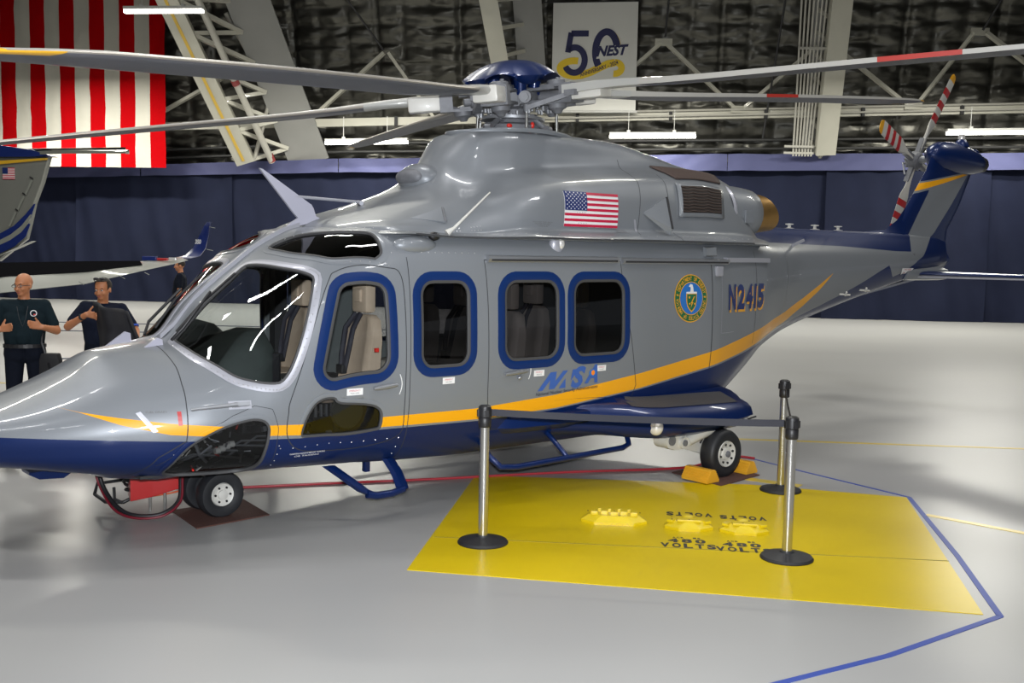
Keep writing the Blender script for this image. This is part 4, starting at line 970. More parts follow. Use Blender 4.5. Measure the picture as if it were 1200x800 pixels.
for k in range(5):
    az = PHI0+k*2*PI/5; MB_ = RM @ Matrix.Rotation(az, 4, 'Z')
    def place(o, parent=HEL): o.parent = parent; o.matrix_local = MB_
    if k == 0:
        proto = blade_mesh().build('rotor_blade', [bl_top, bl_bot, b_red, b_yel, ble, bl_edge], HEL, smooth=35)
        g = B(); g.box((.80, 0, .0), (.34, .22, .14)); grip_p = g.build('blade_grip', M['white'], HEL, bevel=.02, smooth=30)
        g = B(); g.box((.62, 0, .0), (.12, .24, .17)); g.box((.5, 0, .075), (.3, .18, .025)); g.box((.5, 0, -.075), (.3, .18, .025)); g.lathe([(.085, 0), (.085, .035), (.06, .045)], (.47, 0, .085), n=20); g.lathe([(.085, 0), (.085, -.04), (.05, -.06), (.03, -.09)], (.47, 0, -.085), n=20)
        g.lathe([(.02, 0), (.02, .03)], (.47, .03, .12), n=8); arm_p = g.build('grip_fitting', M['hubgrey'], HEL, smooth=35, bevel=0)
        g = B(); g.box((.33, 0, .055), (.34, .20, .025)); g.box((.33, 0, -.055), (.34, .20, .025)); g.box((.15, 0, 0), (.12, .22, .16)); g.tube([(.12, .16, 0), (.46, .22, -.02)], .035, 12); g.tube([(.2, .175, 0), (.40, .21, -.015)], .055, 14)
        dam_p = g.build('hub_arm', M['hubgrey'], HEL, smooth=35)
        g = B(); g.box((.70, -.14, -.01), (.10, .10, .05)); g.beam((.66, -.12, -.02), (.32, -.27, -.11), .07, .04); g.lathe([(.03, -.03), (.03, .03)], (.30, -.26, -.11), n=12); box_p = g.build('pitch_horn', M['hubgrey'], HEL, smooth=35)
    else:
        for nm_, pr in (('rotor_blade', proto), ('blade_grip', grip_p), ('grip_fitting', arm_p), ('hub_arm', dam_p), ('pitch_horn', box_p)):
            o = pr.copy(); o.name = nm_; COL.objects.link(o); place(o)
            if nm_ == 'rotor_blade': o['label'] = names_blade[k]
    # pitch link from the horn down to the swashplate
    top_ = MB_ @ Vector((.30, -.26, -.12)); bot_ = Vector((HUB.x+(top_.x-HUB.x)*1.02, (top_.y-HUB.y)*1.02, 3.14))
    B().tube([top_, bot_], .014, 10).build('pitch_link', M['steel'], HEL, smooth=60)
    B().tube([top_+Vector((0, 0, .03)), top_-Vector((0, 0, .03))], .024, 10).build('rod_end', M['alu'], HEL, smooth=60)
for o in (proto, grip_p, arm_p, dam_p, box_p): o.parent = HEL; o.matrix_local = RM @ Matrix.Rotation(PHI0, 4, 'Z')
proto['label'] = names_blade[0]
q = B(); q.lathe([(.16, -.28), (.19, -.26), (.19, -.22), (.13, -.18), (.12, -.10), (.17, -.08), (.23, -.06), (.23, .06), (.15, .08), (.1, .12)], (0, 0, 0), n=30); o = q.build('rotor_hub', M['hubgrey'], HEL, smooth=40); o.matrix_local = RM
q = B(); q.lathe([(.11, 3.0), (.11, 3.3)], (P(2.97, 0, 0)), n=24); q.build('rotor_mast', M['alu'], HEL, smooth=40)
q = B(); q.lathe([(.24, 0), (.27, .01), (.28, .04), (.25, .06), (.20, .065), (.19, .10), (.16, .11)], P(2.97, 0, 3.16), n=36); q.build('swashplate', M['hubgrey'], HEL, smooth=40)
q = B(); q.lathe([(.30, 0), (.30, .025), (.2, .03)], P(2.97, 0, 3.255), n=36); q.build('swashplate_ring', M['alu'], HEL, smooth=40)
for a in (30, 110, 200, 290):
    c, s = math.cos(math.radians(a)), math.sin(math.radians(a))
    q = B(); q.tube([(HUB.x+.22*c, HUB.y+.22*s, 3.27), (HUB.x+.40*c, HUB.y+.36*s, 3.155)], .026, 10); q.lathe([(.04, -.03), (.04, .03)], (HUB.x+.22*c, HUB.y+.22*s, 3.27), (-s, c, 0), n=14); q.lathe([(.035, -.03), (.035, .03)], (HUB.x+.40*c, HUB.y+.36*s, 3.165), (-s, c, 0), n=14)
    q.build('servo_actuator', M['alu'], HEL, smooth=40)
B().sphere(P(2.98, .27, 3.2), (.02, .02, .03)).build('red_plug', M['red_light'], HEL); B().sphere(P(2.75, .22, 3.18), (.03, .02, .02)).build('red_plug', M['red_light'], HEL)
random.seed(5); q = B()
for k in range(40):
    a = random.random()*2*PI; r = random.uniform(.18, .42); z = random.uniform(-.16, -.05)
    q.lathe([(.014, -.018), (.014, .018)], (r*math.cos(a), r*math.sin(a), z), (0, 0, 1), n=6)
o = q.build('hub_bolts', M['alu'], HEL, kind='stuff'); o.matrix_local = RM
# blue dome over the hub, arched above each blade
q = B(); nr, na = 14, 120; V_ = []
for j in range(nr+1):
    rr = .45*j/nr; ringp = []
    for i in range(na):
        a = 2*PI*i/na; c5 = math.cos(5*(a-PHI0-PI/5)); z = .345-.0*rr-.175*(rr/.45)**2.4; edge = (rr/.45)
        z += .035*edge**3*max(0, -c5); R2 = rr*(1-.02*max(0, -c5))
        
        ringp.append((R2*math.cos(a), R2*math.sin(a), z))
    V_.append(ringp)
skirt = []
for i in range(na):
    a = 2*PI*i/na; c5 = math.cos(5*(a-PHI0-PI/5)); dn = .13*max(0, c5)**.7 if c5 > 0 else 0
    skirt.append((.455*math.cos(a)*(1-.12*(dn > .02)), .455*math.sin(a)*(1-.12*(dn > .02)), V_[-1][i][2]-.012-dn*.5))
V_.append(skirt); q.loft(V_); o = q.build('hub_dome', M['blue'], HEL, smooth=60); o.matrix_local = RM
for i in range(5):
    a = PHI0+PI/5+i*2*PI/5; q = B(); q.tube([(.20*math.cos(a), .20*math.sin(a), .02), (.22*math.cos(a), .22*math.sin(a), .28)], [.055, .075], 12); o = q.build('dome_leg', M['blue'], HEL, smooth=50); o.matrix_local = RM

# ------------------------------------------------------------------ tail rotor
TH = Vector(P(11.27, -.60, 3.49)); cant = math.radians(10)
tn = Vector((0, math.cos(cant), math.sin(cant)))       # local: starboard is +y
tu = Vector((1, 0, 0)); tv = Vector((0, -math.sin(cant), math.cos(cant)))
q = B(); q.lathe([(.10, -.08), (.13, -.05), (.13, .05), (.08, .09), (.05, .14)], TH, tn, n=20)
for k in range(10): a = k*PI/5; q.lathe([(.022, -.07), (.022, .11)], TH+tu*.1*math.cos(a)+tv*.1*math.sin(a), tn, n=8)
q.build('tail_rotor_hub', M['hubgrey'], HEL, smooth=40)
t_white = mat('tail_blade_white', (.50, .49, .45), .45, 0, .2); t_red = mat('tail_blade_red', (.40, .012, .015), .45, 0, .2); t_yel = mat('tail_blade_yellow', (.62, .30, .01), .45, 0, .2)
for k in range(4):
    a = math.radians(18+90*k)+PI*0; dr = -(tu*math.cos(a))*1+tv*math.sin(a) if False else tu*math.cos(a)+tv*math.sin(a)
    
    dr = -tu*math.cos(a)+tv*math.sin(a)
    sd = tn.cross(dr); q = B(); S_ = []; stn = [(.12, .06, .05), (.30, .07, .045), (.42, .10, .04), (.55, .20, .03), (.62, .215, .026), (.72, .215, .026), (.82, .215, .026), (.92, .215, .024), (1.02, .215, .022), (1.12, .215, .02), (1.25, .21, .018), (1.32, .17, .014), (1.35, .09, .01)]
    for r, ch, th in stn:
        c0 = TH+dr*r-tn*(.10*(r/1.35)); pit = .12
        ca, sa = math.cos(pit), math.sin(pit)
        S_.append([c0+(sd*ca+tn*sa)*ch*(s-.5)+tn*h*th for s, h in ((0, 0), (.1, .5), (.5, .5), (1, .1), (1, -.1), (.5, -.5), (.1, -.5))])
    q.loft(S_); mi = []
    for i in range(len(stn)-1):
        rm_ = (stn[i][0]+stn[i+1][0])/2; m = 0
        if .62 < rm_ < .72 or .82 < rm_ < .92 or 1.02 < rm_ < 1.12: m = 1
        if rm_ > 1.22: m = 2
        mi += [m]*7
    q.m = mi+[0, 2]; q.build('tail_rotor_blade', [t_white, t_red, t_yel], HEL, smooth=35)
    B().beam(TH+dr*.05, TH+dr*.34, .09, .07, up=tn).build('tail_blade_grip', M['hubgrey'], HEL)
    B().tube([TH+dr*.25+sd*.06+tn*.04, TH+dr*.08+sd*.08+tn*.13], .014, 8).build('tail_pitch_link', M['alu'], HEL)

# ------------------------------------------------------------------ sponsons, steps, landing gear
SPX = [(2.55, 1.10, .80, .50), (2.8, 1.17, .80, .49), (3.05, 1.27, .79, .475), (3.25, 1.38, .775, .45), (3.42, 1.46, .755, .43), (3.6, 1.50, .745, .42), (4.2, 1.53, .73, .42), (4.4, 1.53, .725, .435), (4.65, 1.51, .715, .47), (4.80, 1.47, .70, .49), (4.88, 1.40, .68, .50), (4.92, 1.25, .66, .52)]
for side in (1, -1):
    q = B(); R_ = []
    for x, yo, zt, zb in SPX:
        zm = (zt-.11+zb)/2; xx = lambda y: x+(.0 if x < 3.3 else .13*max(0, 1-(y-1.0)/.5))
        R_.append([P(xx(y), side*y, z) for y, z in ((.95, zt+.05), (1.05, zt+.035), (1.12, zt+.01), (yo-.20, zt-.03), (yo-.09, zt-.055), (yo-.03, zm+.06), (yo, zm), (yo-.02, zb+.05), (yo-.08, zb+.005), (yo-.18, zb), (1.0, zb-.0), (.95, zb))])
    q.loft(R_); SPO = q.build('sponson', M['blue'], HEL, smooth=50)
    # dark walkways on top
    q = B(); zz = lambda x: interp(x, [(s[0], s[2]) for s in SPX])
    yo_ = lambda x: interp(x, [(s[0], s[1]) for s in SPX])
    grid = [(x/20) for x in range(66, 94)]
    for x in grid: q.v += [P(x+.09, side*1.12, zz(x)+.014), P(x+.03, side*(yo_(x)-.20), zz(x)-.024), P(x, side*(yo_(x)-.10), zz(x)-.045)]
    q.f = [(3*i+j, 3*i+j+1, 3*i+j+4, 3*i+j+3) for i in range(len(grid)-1) for j in (0, 1)]; q.m = [0]*len(q.f)
    q.build('walkway_pad', noisy(mat('grey_antislip', (.055, .055, .06), .7), 60, .3), SPO)
    # landing lamp in the sponson nose
    q = B(); q.lathe([(.062, -.05), (.062, .035), (.052, .052), (.03, .062), (.0, .064)], P(3.47, side*1.44, .535), P(-.80, side*.58, -.02), n=22); q.build('landing_lamp', M['lamp_glass'], SPO, smooth=50)
    # step fairing along the lower fuselage and its tube
    q = B(); q.loft([[P(x, side*y, z) for y, z in ((1.0, .74), (w, .70), (w+.01, .62), (w-.05, .57), (1.0, .56))] for x, w in ((1.95, 1.05), (2.1, 1.13), (2.6, 1.17), (2.9, 1.19))]); q.build('step_fairing', M['blue'], HEL, smooth=40)
    q = B(); q.tube([P(1.86, side*1.0, .50), P(1.84, side*1.12, .42), P(1.90, side*1.2, .335), P(2.05, side*1.22, .32), P(2.6, side*1.22, .33), P(3.28, side*1.22, .345), P(3.36, side*1.22, .37), P(3.37, side*1.18, .46), P(3.37, side*1.05, .5)], [.026]*9, 10)
    q.tube([P(2.62, side*1.22, .33), P(2.58, side*1.18, .40), P(2.56, side*1.02, .52)], .022, 10); q.build('side_step_tube', M['blue'], HEL, smooth=60)
    q = B(); q.loft([[P(x+dx, side*(y+dy), z) for dx, dy in ((-.045, -.018), (-.02, .018), (.03, .014), (.055, 0), (.03, -.014))] for x, y, z in ((.50, .90, .46), (.62, .96, .36), (.74, 1.0, .26), (.80, 1.02, .23))])
    q.loft([[P(x+dx, side*(y+dy), z) for dx, dy in ((-.045, -.018), (-.02, .018), (.03, .014), (.055, 0), (.03, -.014))] for x, y, z in ((1.02, .90, .46), (1.06, .96, .36), (1.08, 1.0, .27), (1.08, 1.02, .235))])
    q.tube([P(.76, side*1.02, .235), P(.84, side*1.025, .215), P(.98, side*1.025, .215), P(1.09, side*1.02, .235)], .028, 10); q.build('crew_step', M['blue'], HEL, smooth=50)
    # main gear
    q = B()
    for j, (r0, pr) in enumerate([(0, 0)]): pass
    WC = P(4.33, side*1.48, .225)
    tyre = [(.12, -.03), (.125, -.07), (.165, -.085), (.205, -.078), (.222, -.05), (.226, 0), (.222, .05), (.205, .078), (.165, .085), (.125, .07), (.12, .03)]
    q.lathe(tyre, WC, (0, 1, 0), n=40); TY = q.build('main_wheel', M['rubber'], HEL, smooth=50)
    q = B(); sg = -side; q.lathe([(.125, 0), (.128, .05), (.118, .078), (.10, .07), (.06, .055), (.055, .075), (.03, .078)], WC, (0, sg, 0), n=32); q.build('wheel_rim', M['white'], TY, smooth=40)
    q = B(); q.lathe([(.03, .07), (.03, .095), (.015, .1)], WC, (0, sg, 0), n=8)
    q.build('hub_nut', M['hubgrey'], TY)
    q = B()
    for k in range(8): a = k*PI/4+.2; q.lathe([(.011, .05), (.011, .075)], (WC[0]+.088*math.cos(a), WC[1], WC[2]+.088*math.sin(a)), (0, sg, 0), n=8)
    q.build('rim_holes', M['black'], TY, kind='stuff')
    q = B(); yy = side*1.33
    q.loft([[P(x+dx, yy+dy, z+dz) for dx, dz, dy in ((0, w, .05), (0, w, -.05), (0, -w, -.05), (0, -w, .05))] for x, z, w in ((3.68, .40, .055), (3.80, .385, .095), (3.95, .37, .085), (4.15, .30, .07), (4.33, .225, .05))])
    for x, z, r in ((3.72, .39, .075), (3.90, .35, .055)): q.lathe([(r, -.08), (r, .08)], P(x, yy, z), (0, 1, 0), n=18)
    q.loft([[P(x+dx, yy+dy, z) for dx, dy in ((-w, -.045), (-w, .045), (w, .045), (w, -.045))] for x, z, w in ((3.82, .37, .07), (4.05, .47, .06), (4.6, .53, .05))])
    q.build('trailing_arm', M['white'], HEL, smooth=40)
    q = B(); q.tube([P(3.95, yy+.06*side, .36), P(4.15, yy+.08*side, .43), P(4.4, yy+.08*side, .475), P(4.78, yy+.05*side, .49)], [.05, .06, .055, .05], 12); q.build('gear_strut', M['white'], HEL, smooth=50)
    q = B(); q.tube([P(4.1, side*1.42, .33), P(4.2, side*1.43, .46), P(4.45, side*1.42, .5), P(4.8, side*1.42, .49), P(4.95, side*1.4, .50)], .008, 6); q.build('brake_hose', M['black'], HEL, smooth=60)
    q = B(); q.lathe([(.03, -.02), (.03, .02)], P(3.9, yy+side*.07, .35), (0, 1, 0), n=12); q.lathe([(.045, -.02), (.045, .02)], P(3.72, yy+side*.07, .39), (0, 1, 0), n=16); q.build('gear_pin', M['hubgrey'], HEL, smooth=40)
    q = B(); q.tube([P(4.55, side*1.25, .43), P(4.97, side*1.25, .45)], .05, 14); q.build('actuator_body', M['alu'], HEL, smooth=50)
    q = B(); q.tube([P(0, side*.20, .18), P(0, side*.02, .18)], .03, 10)
    # nose wheels
    WN = P(0, side*.15, .18); q = B(); q.lathe([(.088, -.02), (.093, -.052), (.13, -.065), (.165, -.06), (.178, -.035), (.181, 0), (.178, .035), (.165, .06), (.13, .065), (.093, .052), (.088, .02)], WN, (0, 1, 0), n=36); NT = q.build('nose_wheel', M['rubber'], HEL, smooth=50)
    q = B(); q.lathe([(.09, 0), (.092, .045), (.085, .058), (.07, .05), (.04, .045), (.038, .06), (.02, .065)], WN, (0, sg, 0), n=28); q.build('wheel_rim', M['white'], NT, smooth=40)
    q = B()
    for k in range(6): a = k*PI/3; q.lathe([(.009, .04), (.009, .056)], (WN[0]+.06*math.cos(a), WN[1], WN[2]+.06*math.sin(a)), (0, sg, 0), n=8)
    q.build('rim_holes', M['black'], NT, kind='stuff')
# nose leg
q = B(); q.tube([P(0, -.2, .18), P(0, .2, .18)], .03, 12); q.tube([P(0, 0, .15), P(0, 0, .5)], [.045, .055], 16); q.lathe([(.10, .30), (.12, .31), (.12, .40), (.09, .43)], P(.02, 0, 0), n=22); q.build('nose_leg', M['white'], HEL, smooth=45)
B().tube([P(.06, .1, .34), P(.22, .2, .40), P(.25, .2, .43)], .018, 10).build('nose_leg_brace', M['white'], HEL, smooth=50)
B().sphere(P(-.20, .12, .40), (.035, .035, .05)).build('red_plug', M['red_light'], HEL, smooth=60)
B().loft([[P(x, w, z) for w, z in ((-.1, .50), (-.08, h), (.08, h), (.1, .50))] for x, h in ((-1.35, .48), (-1.28, .44), (-1.12, .43), (-1.02, .50))]).build('belly_antenna', M['blue'], HEL)
q = B(); q.loft([[P(x, w*c, z0+(z1-z0)*(1-abs(c))**.5) for c in (-1, -.8, -.4, 0, .4, .8, 1)] for x, w, z0, z1 in ((-1.05, .30, .53, .50), (-.9, .48, .49, .41), (-.6, .55, .46, .365), (-.3, .5, .44, .38), (-.1, .4, .43, .42))]); q.build('nose_belly_fairing', M['blue'], HEL, smooth=60)
B().box(P(1.05, .55, .35), (.05, .05, .12)).build('belly_blade_antenna', M['blue'], HEL, bevel=.01)

# ------------------------------------------------------------------ things on the skin
def on_side(x, z, off=.004, f=body, lo=.22, hi=.9, side=1): return pt(f, x, t_at(f, x, z, lo, hi), side, off)
def side_decal(name, polys, m, off=.004, f=body, lo=.22, hi=.9, parent=None):
    q = B()
    for v, fc in polys: q.add([on_side(a, c, off, f, lo, hi) for a, c in v], fc)
    return q.build(name, m, parent or HEL)
def side_text(txt, x0, x1, z0, z1, m, off=.004, shear=0, bold=0, slope=0, f=body, name='lettering', lo=.22, hi=.9):
    v, fc, a = text_geo(txt, shear, bold)
    return side_decal(name, [([(x0+(x1-x0)*p[0], z0+(z1-z0)*p[1]+slope*p[0]) for p in v], fc)], m, off, f, lo, hi)
def quad(x0, x1, z0, z1, n=1):
    m = max(1, int((z1-z0)/.025)); n = max(n, int((x1-x0)/.05))
    return ([(x0+(x1-x0)*i/n, z0+(z1-z0)*j/m) for i in range(n+1) for j in range(m+1)], [(i*(m+1)+j, i*(m+1)+j+1, (i+1)*(m+1)+j+1, (i+1)*(m+1)+j) for i in range(n) for j in range(m)])
# registration with a gold drop shadow
for k, ch in enumerate('N2415'):
    x0 = (4.84, 5.015, 5.19, 5.375, 5.455)[k]; x1 = x0+(.145 if ch != '1' else .045)
    if k == 0: x0 -= .0
    side_text(ch, x0+.022, x1+.022, 1.495, 1.745, M['decal_gold'], .005, 0, .04)
    side_text(ch, x0, x1, 1.52, 1.77, M['decal_navy'], .0075, 0, .045)
# agency seal: rings, ring lettering, shield and eagle
def disc(cx, cz, rx, rz, n=40): return ([(cx, cz)]+[(cx+rx*math.cos(2*PI*k/n), cz+rz*math.sin(2*PI*k/n)) for k in range(n)], [(0, 1+k, 1+(k+1) % n) for k in range(n)])
cx, cz = 4.24, 1.645
seal_ = side_decal('agency_seal', [disc(cx, cz, .235, .225)], M['decal_gold'], .003)
side_decal('seal_ring', [disc(cx, cz, .225, .215)], M['decal_green'], .005, parent=seal_)
side_decal('seal_ring_edge', [disc(cx, cz, .168, .158)], M['decal_gold'], .007, parent=seal_)
side_decal('seal_field', [disc(cx, cz, .160, .150)], M['decal_sky'], .009, parent=seal_)
q = B(); ringtxt = 'DEPARTMENT OF ENERGY * UNITED STATES OF AMERICA * '
for k, ch in enumerate(ringtxt):
    if ch == ' ': continue
    v, fc, a = text_geo(ch, 0, .02); th = PI*.86-2*PI*k/len(ringtxt); w, h = .021, .036
    if ch in 'I': w = .006
    q.add([on_side(cx+math.cos(th)*(.196+(p[1]-.5)*h)+math.sin(th)*(p[0]-.5)*w, cz+(math.sin(th)*(.186+(p[1]-.5)*h)-math.cos(th)*(p[0]-.5)*w), .007) for p in v], fc)
q.build('seal_lettering', M['decal_gold'], seal_, kind='stuff')
sh = [(-.075, .045), (.075, .045), (.075, -.02), (.062, -.07), (.035, -.105), (0, -.13), (-.035, -.105), (-.062, -.07), (-.075, -.02)]
side_decal('seal_shield', [([(cx+a, cz+c) for a, c in sh], [tuple(range(9))])], M['decal_gold'], .011, parent=seal_)
side_decal('seal_shield_field', [([(cx+a*.86, cz+c*.88-.001) for a, c in sh], [tuple(range(9))])], M['decal_green'], .013, parent=seal_)
side_decal('seal_bolt', [([(cx+.045, cz+.02), (cx+.005, cz-.035), (cx+.02, cz-.035), (cx-.02, cz-.095), (cx-.002, cz-.045), (cx-.016, cz-.045), (cx+.03, cz+.02)], [(0, 1, 2, 3, 4, 5, 6)]), disc(cx-.035, cz+.01, .012, .012, 10), disc(cx+.04, cz-.05, .010, .010, 10), disc(cx-.03, cz-.05, .010, .010, 10)], M['decal_gold'], .015, parent=seal_)
side_decal('seal_eagle', [([(cx-.075, cz+.062), (cx-.075, cz+.045), (cx+.075, cz+.045), (cx+.075, cz+.062)], [(0, 1, 2, 3)]), ([(cx-.022, cz+.062), (cx+.028, cz+.062), (cx+.022, cz+.10), (cx+.012, cz+.128), (cx-.012, cz+.136), (cx-.034, cz+.122), (cx-.04, cz+.108), (cx-.018, cz+.108), (cx-.014, cz+.09)], [tuple(range(9))])], M['decal_white'], .013, parent=seal_)
# NNSA emblem
xb, zb_ = 2.34, .905; sl = .035
def blk(pts, m=M['nnsa'], off=.004): return side_decal('emblem_letter', [([(xb+a+c*.10, zb_+c*.15+a*sl) for a, c in pts], [tuple(range(len(pts)))])], m, off)
blk([(0, 0), (.055, 0), (.085, .62), (.075, 1), (.035, 1)]); blk([(.045, 1), (.105, 1), (.185, .02), (.125, .02)]); blk([(.125, .02), (.185, .02), (.235, 1), (.18, 1)])
blk([(.235, 0), (.315, 0), (.255, .55)]); blk([(.29, 1), (.37, 1), (.335, .35)])
side_text('S', xb+.375, xb+.545, zb_+.0, zb_+.185, M['nnsa'], .0045, .3, .045, .0)
side_text('A', xb+.535, xb+.695, zb_+.03, zb_+.19, M['nnsa'], .0045, .35, .05, .0)
side_decal('emblem_atom', [disc(xb+.63, zb_+.12, .045, .03, 16)], M['decal_sky'], .006); side_decal('emblem_core', [disc(xb+.63, zb_+.12, .022, .022, 14)], M['orange'], .008)
side_text('National Nuclear Security Administration', xb-.015, xb+.70, zb_-.048, zb_-.012, M['decal_black'], .004, .15, .01, .022)
# flag on the cowling
fx0, fx1, fz0, fz1 = 2.72, 3.37, 2.275, 2.575; C_ = dict(f=cowl, lo=.40, hi=.97)
fl = None; shp = lambda x, z: (x+(z-fz0)*.24, z)
def fdec(name, polys, m, off, parent=None): return side_decal(name, [([shp(*p) for p in v], fc) for v, fc in polys], m, off, cowl, .40, .97, parent)
hs = (fz1-fz0)/13
fl = fdec('flag_decal', [quad(fx0, fx1, fz0, fz1, 8)], M['decal_white'], .005)
for k in range(0, 13, 2): fdec('flag_stripe', [quad(fx0 if k < 6 or k >= 7 and False or k <= 4 else fx0+.255, fx1, fz0+k*hs, fz0+(k+1)*hs, 8)], M['decal_red'], .008, fl)
fdec('flag_canton', [quad(fx0, fx0+.26, fz0+6*hs, fz1, 4)], M['decal_navy'], .012, fl)
q = B()
for r in range(9):
    for c in range(6 if r % 2 == 0 else 5):
        sx = fx0+.022+(c+(.5 if r % 2 else 0))*.0433; sz = fz0+6*hs+(r+.8)*(7*hs)/9.6; V5 = [(sx+(.0085 if i % 2 == 0 else .0035)*math.sin(PI*i/5), sz+(.0085 if i % 2 == 0 else .0035)*math.cos(PI*i/5)) for i in range(10)]
        q.add([pt(cowl, *(lambda X, Z: (X, t_at(cowl, X, Z, .4, .97)))(*shp(*p)), 1, .016) for p in V5], [tuple(range(10))])
q.build('flag_stars', M['decal_white'], fl, kind='stuff')
# stencils and placards
for a, b_, z0, z1 in ((2.50, 2.72, 2.245, 2.27),):
    for k in range(4): side_text('NO STEP THIS AREA', a-.12+.02*k, b_-.12-.02*k, z1+.0-.012*k+.03, z1+.008-.012*k+.03, M['faint'], .003, f=cowl, lo=.4, hi=.97, name='stencil')
side_decal('data_plate', [quad(3.35, 3.48, 2.235, 2.26)], M['hubgrey'], .004, cowl, .4, .97)
side_decal('white_marker', [quad(3.60, 3.625, 2.25, 2.36)], M['light_silver'], .004, cowl, .4, .97)
for x, z, w in ((.53, 1.025, .13), (1.36, 1.055, .115), (2.29, 1.055, .115), (3.02, 1.055, .11)):
    p = side_decal('placard', [quad(x, x+w, z-.022, z+.028)], M['decal_white'], .003)
    side_text('EMERGENCY', x+.02, x+w-.02, z+.006, z+.018, M['decal_red'], .0045, name='placard_text'); side_text('PUSH HERE', x+.03, x+w-.03, z-.012, z-.002, M['faint'], .0045, name='placard_text')
side_text('NO STEP', -.66, -.60, .66, .675, M['decal_white'], .003, name='stencil', hi=.9)
side_text('WARNING REMOVE BEFORE TOWING', .13, .40, .60, .612, M['decal_white'], .003, name='stencil'); side_text('OR TAXIING', .17, .36, .58, .592, M['decal_white'], .003, name='stencil')
side_decal('red_tag', [quad(-.64, -.615, .87, .96)], M['red'], .006)
side_decal('tie_down_tape', [([(-.88, .955), (-.85, .965), (-.76, .84), (-.79, .83)], [(0, 1, 2, 3)])], M['light_silver'], .008)
side_text('FUEL DRAIN', -.82, -.70, .955, .967, M['faint'], .003, name='stencil')
pb = side_decal('boom_placard', [quad(9.50, 9.86, 1.80, 1.92)], M['decal_white'], .006); side_decal('placard_arrow', [([(9.56, 1.855), (9.56, 1.868), (9.76, 1.868), (9.76, 1.89), (9.82, 1.861), (9.76, 1.835), (9.76, 1.855)], [tuple(range(7))])], M['decal_red'], .010, parent=pb)
side_text('NO STEP', 9.56, 9.78, 1.895, 1.912, M['decal_red'], .010, name='placard_text')
for x in (7.92, 8.45):
    p0 = on_side(x, 1.60+(x-7.9)*.08, .0); B().tube([p0, p0+Vector((.16, -.05, -.01)), p0+Vector((.02, -.07, -.01)), p0+Vector((.0, -.1, .03))], .012, 8).build('boom_probe', M['white'], HEL, smooth=60)
p0 = on_side(6.75, 2.17, .0); B().beam(p0, p0+Vector((.18, -.04, .07)), .01, .03).build('boom_blade', M['light_silver'], HEL)
# door handles and turn marks
def handle(x, z, w):
    p = [on_side(x+w*k/4, z+.004*k, .028) for k in range(5)]; h = B().tube(p, [.012, .018, .02, .018, .012], 10).build('door_handle', M['alu'], HEL, smooth=60)
    side_decal('handle_recess', [quad(x-.02, x+w+.02, z-.022, z+.04)], M['silver'], .003, parent=h)
    arc_ = [(x+w+.03+.02*math.sin(PI*k/8), z-.06+.15*k/8) for k in range(9)]
    side_decal('turn_mark', [([(a+dx, c) for a, c in arc_ for dx in (0, .007)], [(2*i, 2*i+1, 2*i+3, 2*i+2) for i in range(8)])], M['decal_white'], .004, parent=h)
handle(.735, 1.045, .20)
handle(1.96, 1.075, .24)
p = on_side(2.13, 1.035, .01); B().sphere(p, (.022, .02, .02)).build('door_lock', M['alu'], HEL, smooth=60)
# sliding door rails and rain gutters
for side in (1, -1):
    for x0, x1, z in ((1.80, 3.27, 1.995), (3.32, 4.80, 1.99)):
        q = B(); q.loft([[P(x, side*y, zz_) for y, zz_ in ((1.09, z+.03), (1.135, z+.02), (1.14, z), (1.125, z-.025), (1.09, z-.03))] for x in (x0, x1)]); r_ = q.build('door_rail', M['alu'], HEL)
        B().beam(P(x0+.03, side*1.138, z-.008), P(x1-.03, side*1.138, z-.008), .012, .016).build('rail_slot', M['dark'], r_)
    B().loft([[P(x, side*(1.14-(x-4.7)*.20), z) for z in (2.03, 1.985)]+[P(x, side*(1.08-(x-4.7)*.20), z) for z in (1.985, 2.03)] for x in (4.78, 5.72)]).build('rear_gutter', M['light_silver'], HEL)
    B().box(P(4.66, side*1.115, 1.90), (.10, .05, .10)).build('rail_bracket', M['light_silver'], HEL, bevel=.015)
q = B(); q.loft([[pt(body, 4.47+.0, .36, 1, 0)+Vector((0, 0, dz))+Vector((dx, dy, 0)) for dx, dy, dz in ((0, -.005, -.05), (0, -.05, -.03), (.0, -.05, .04), (0, -.005, .05))], [pt(body, 4.60, .36, 1, 0)+Vector((0, 0, dz))+Vector((dx, dy, 0)) for dx, dy, dz in ((0, -.005, -.05), (0, -.07, -.03), (.0, -.06, .05), (0, -.005, .06))]]); o = q.build('vent_scoop', M['silver'], HEL); c = pt(body, 4.60, .36, 1, 0); B().box(c+Vector((.012, -.03, .0)), (.01, .05, .07)).build('vent_mouth', M['dark'], o)
# camera blister, aerial bulge, whip aerial
for side in (1,):
    q = B(); c = pt(body, 2.60, .335, side, .0); q.sphere(c, (.075, .05, .085), 18, 12); q.build('side_lamp_blister', M['light_silver'], HEL, smooth=60)
    q = B(); q.sphere(c+Vector((.02, -.035, .012)), (.035, .03, .05), 14, 10); q.build('side_lamp_lens', M['lamp_glass'], HEL, smooth=60)
    q = B(); c = pt(body, 1.18, .34, side, -.02); q.sphere(c, (.20, .085, .075), 20, 12); q.build('aerial_bulge', M['silver'], HEL, smooth=60)
    q = B(); c = pt(body, 1.36, .315, side, .03); q.sphere(c, (.05, .035, .035), 14, 8); q.build('bulge_lens', M['black'], HEL, smooth=60)
    c = pt(cowl, 1.47, .93, side, .01); q = B(); q.tube([c, c+Vector((.05, -.02, .04)), P(1.89, 1.02, 2.52)], [.03, .012, .006], 8); q.build('whip_aerial', M['white'], HEL, smooth=60)
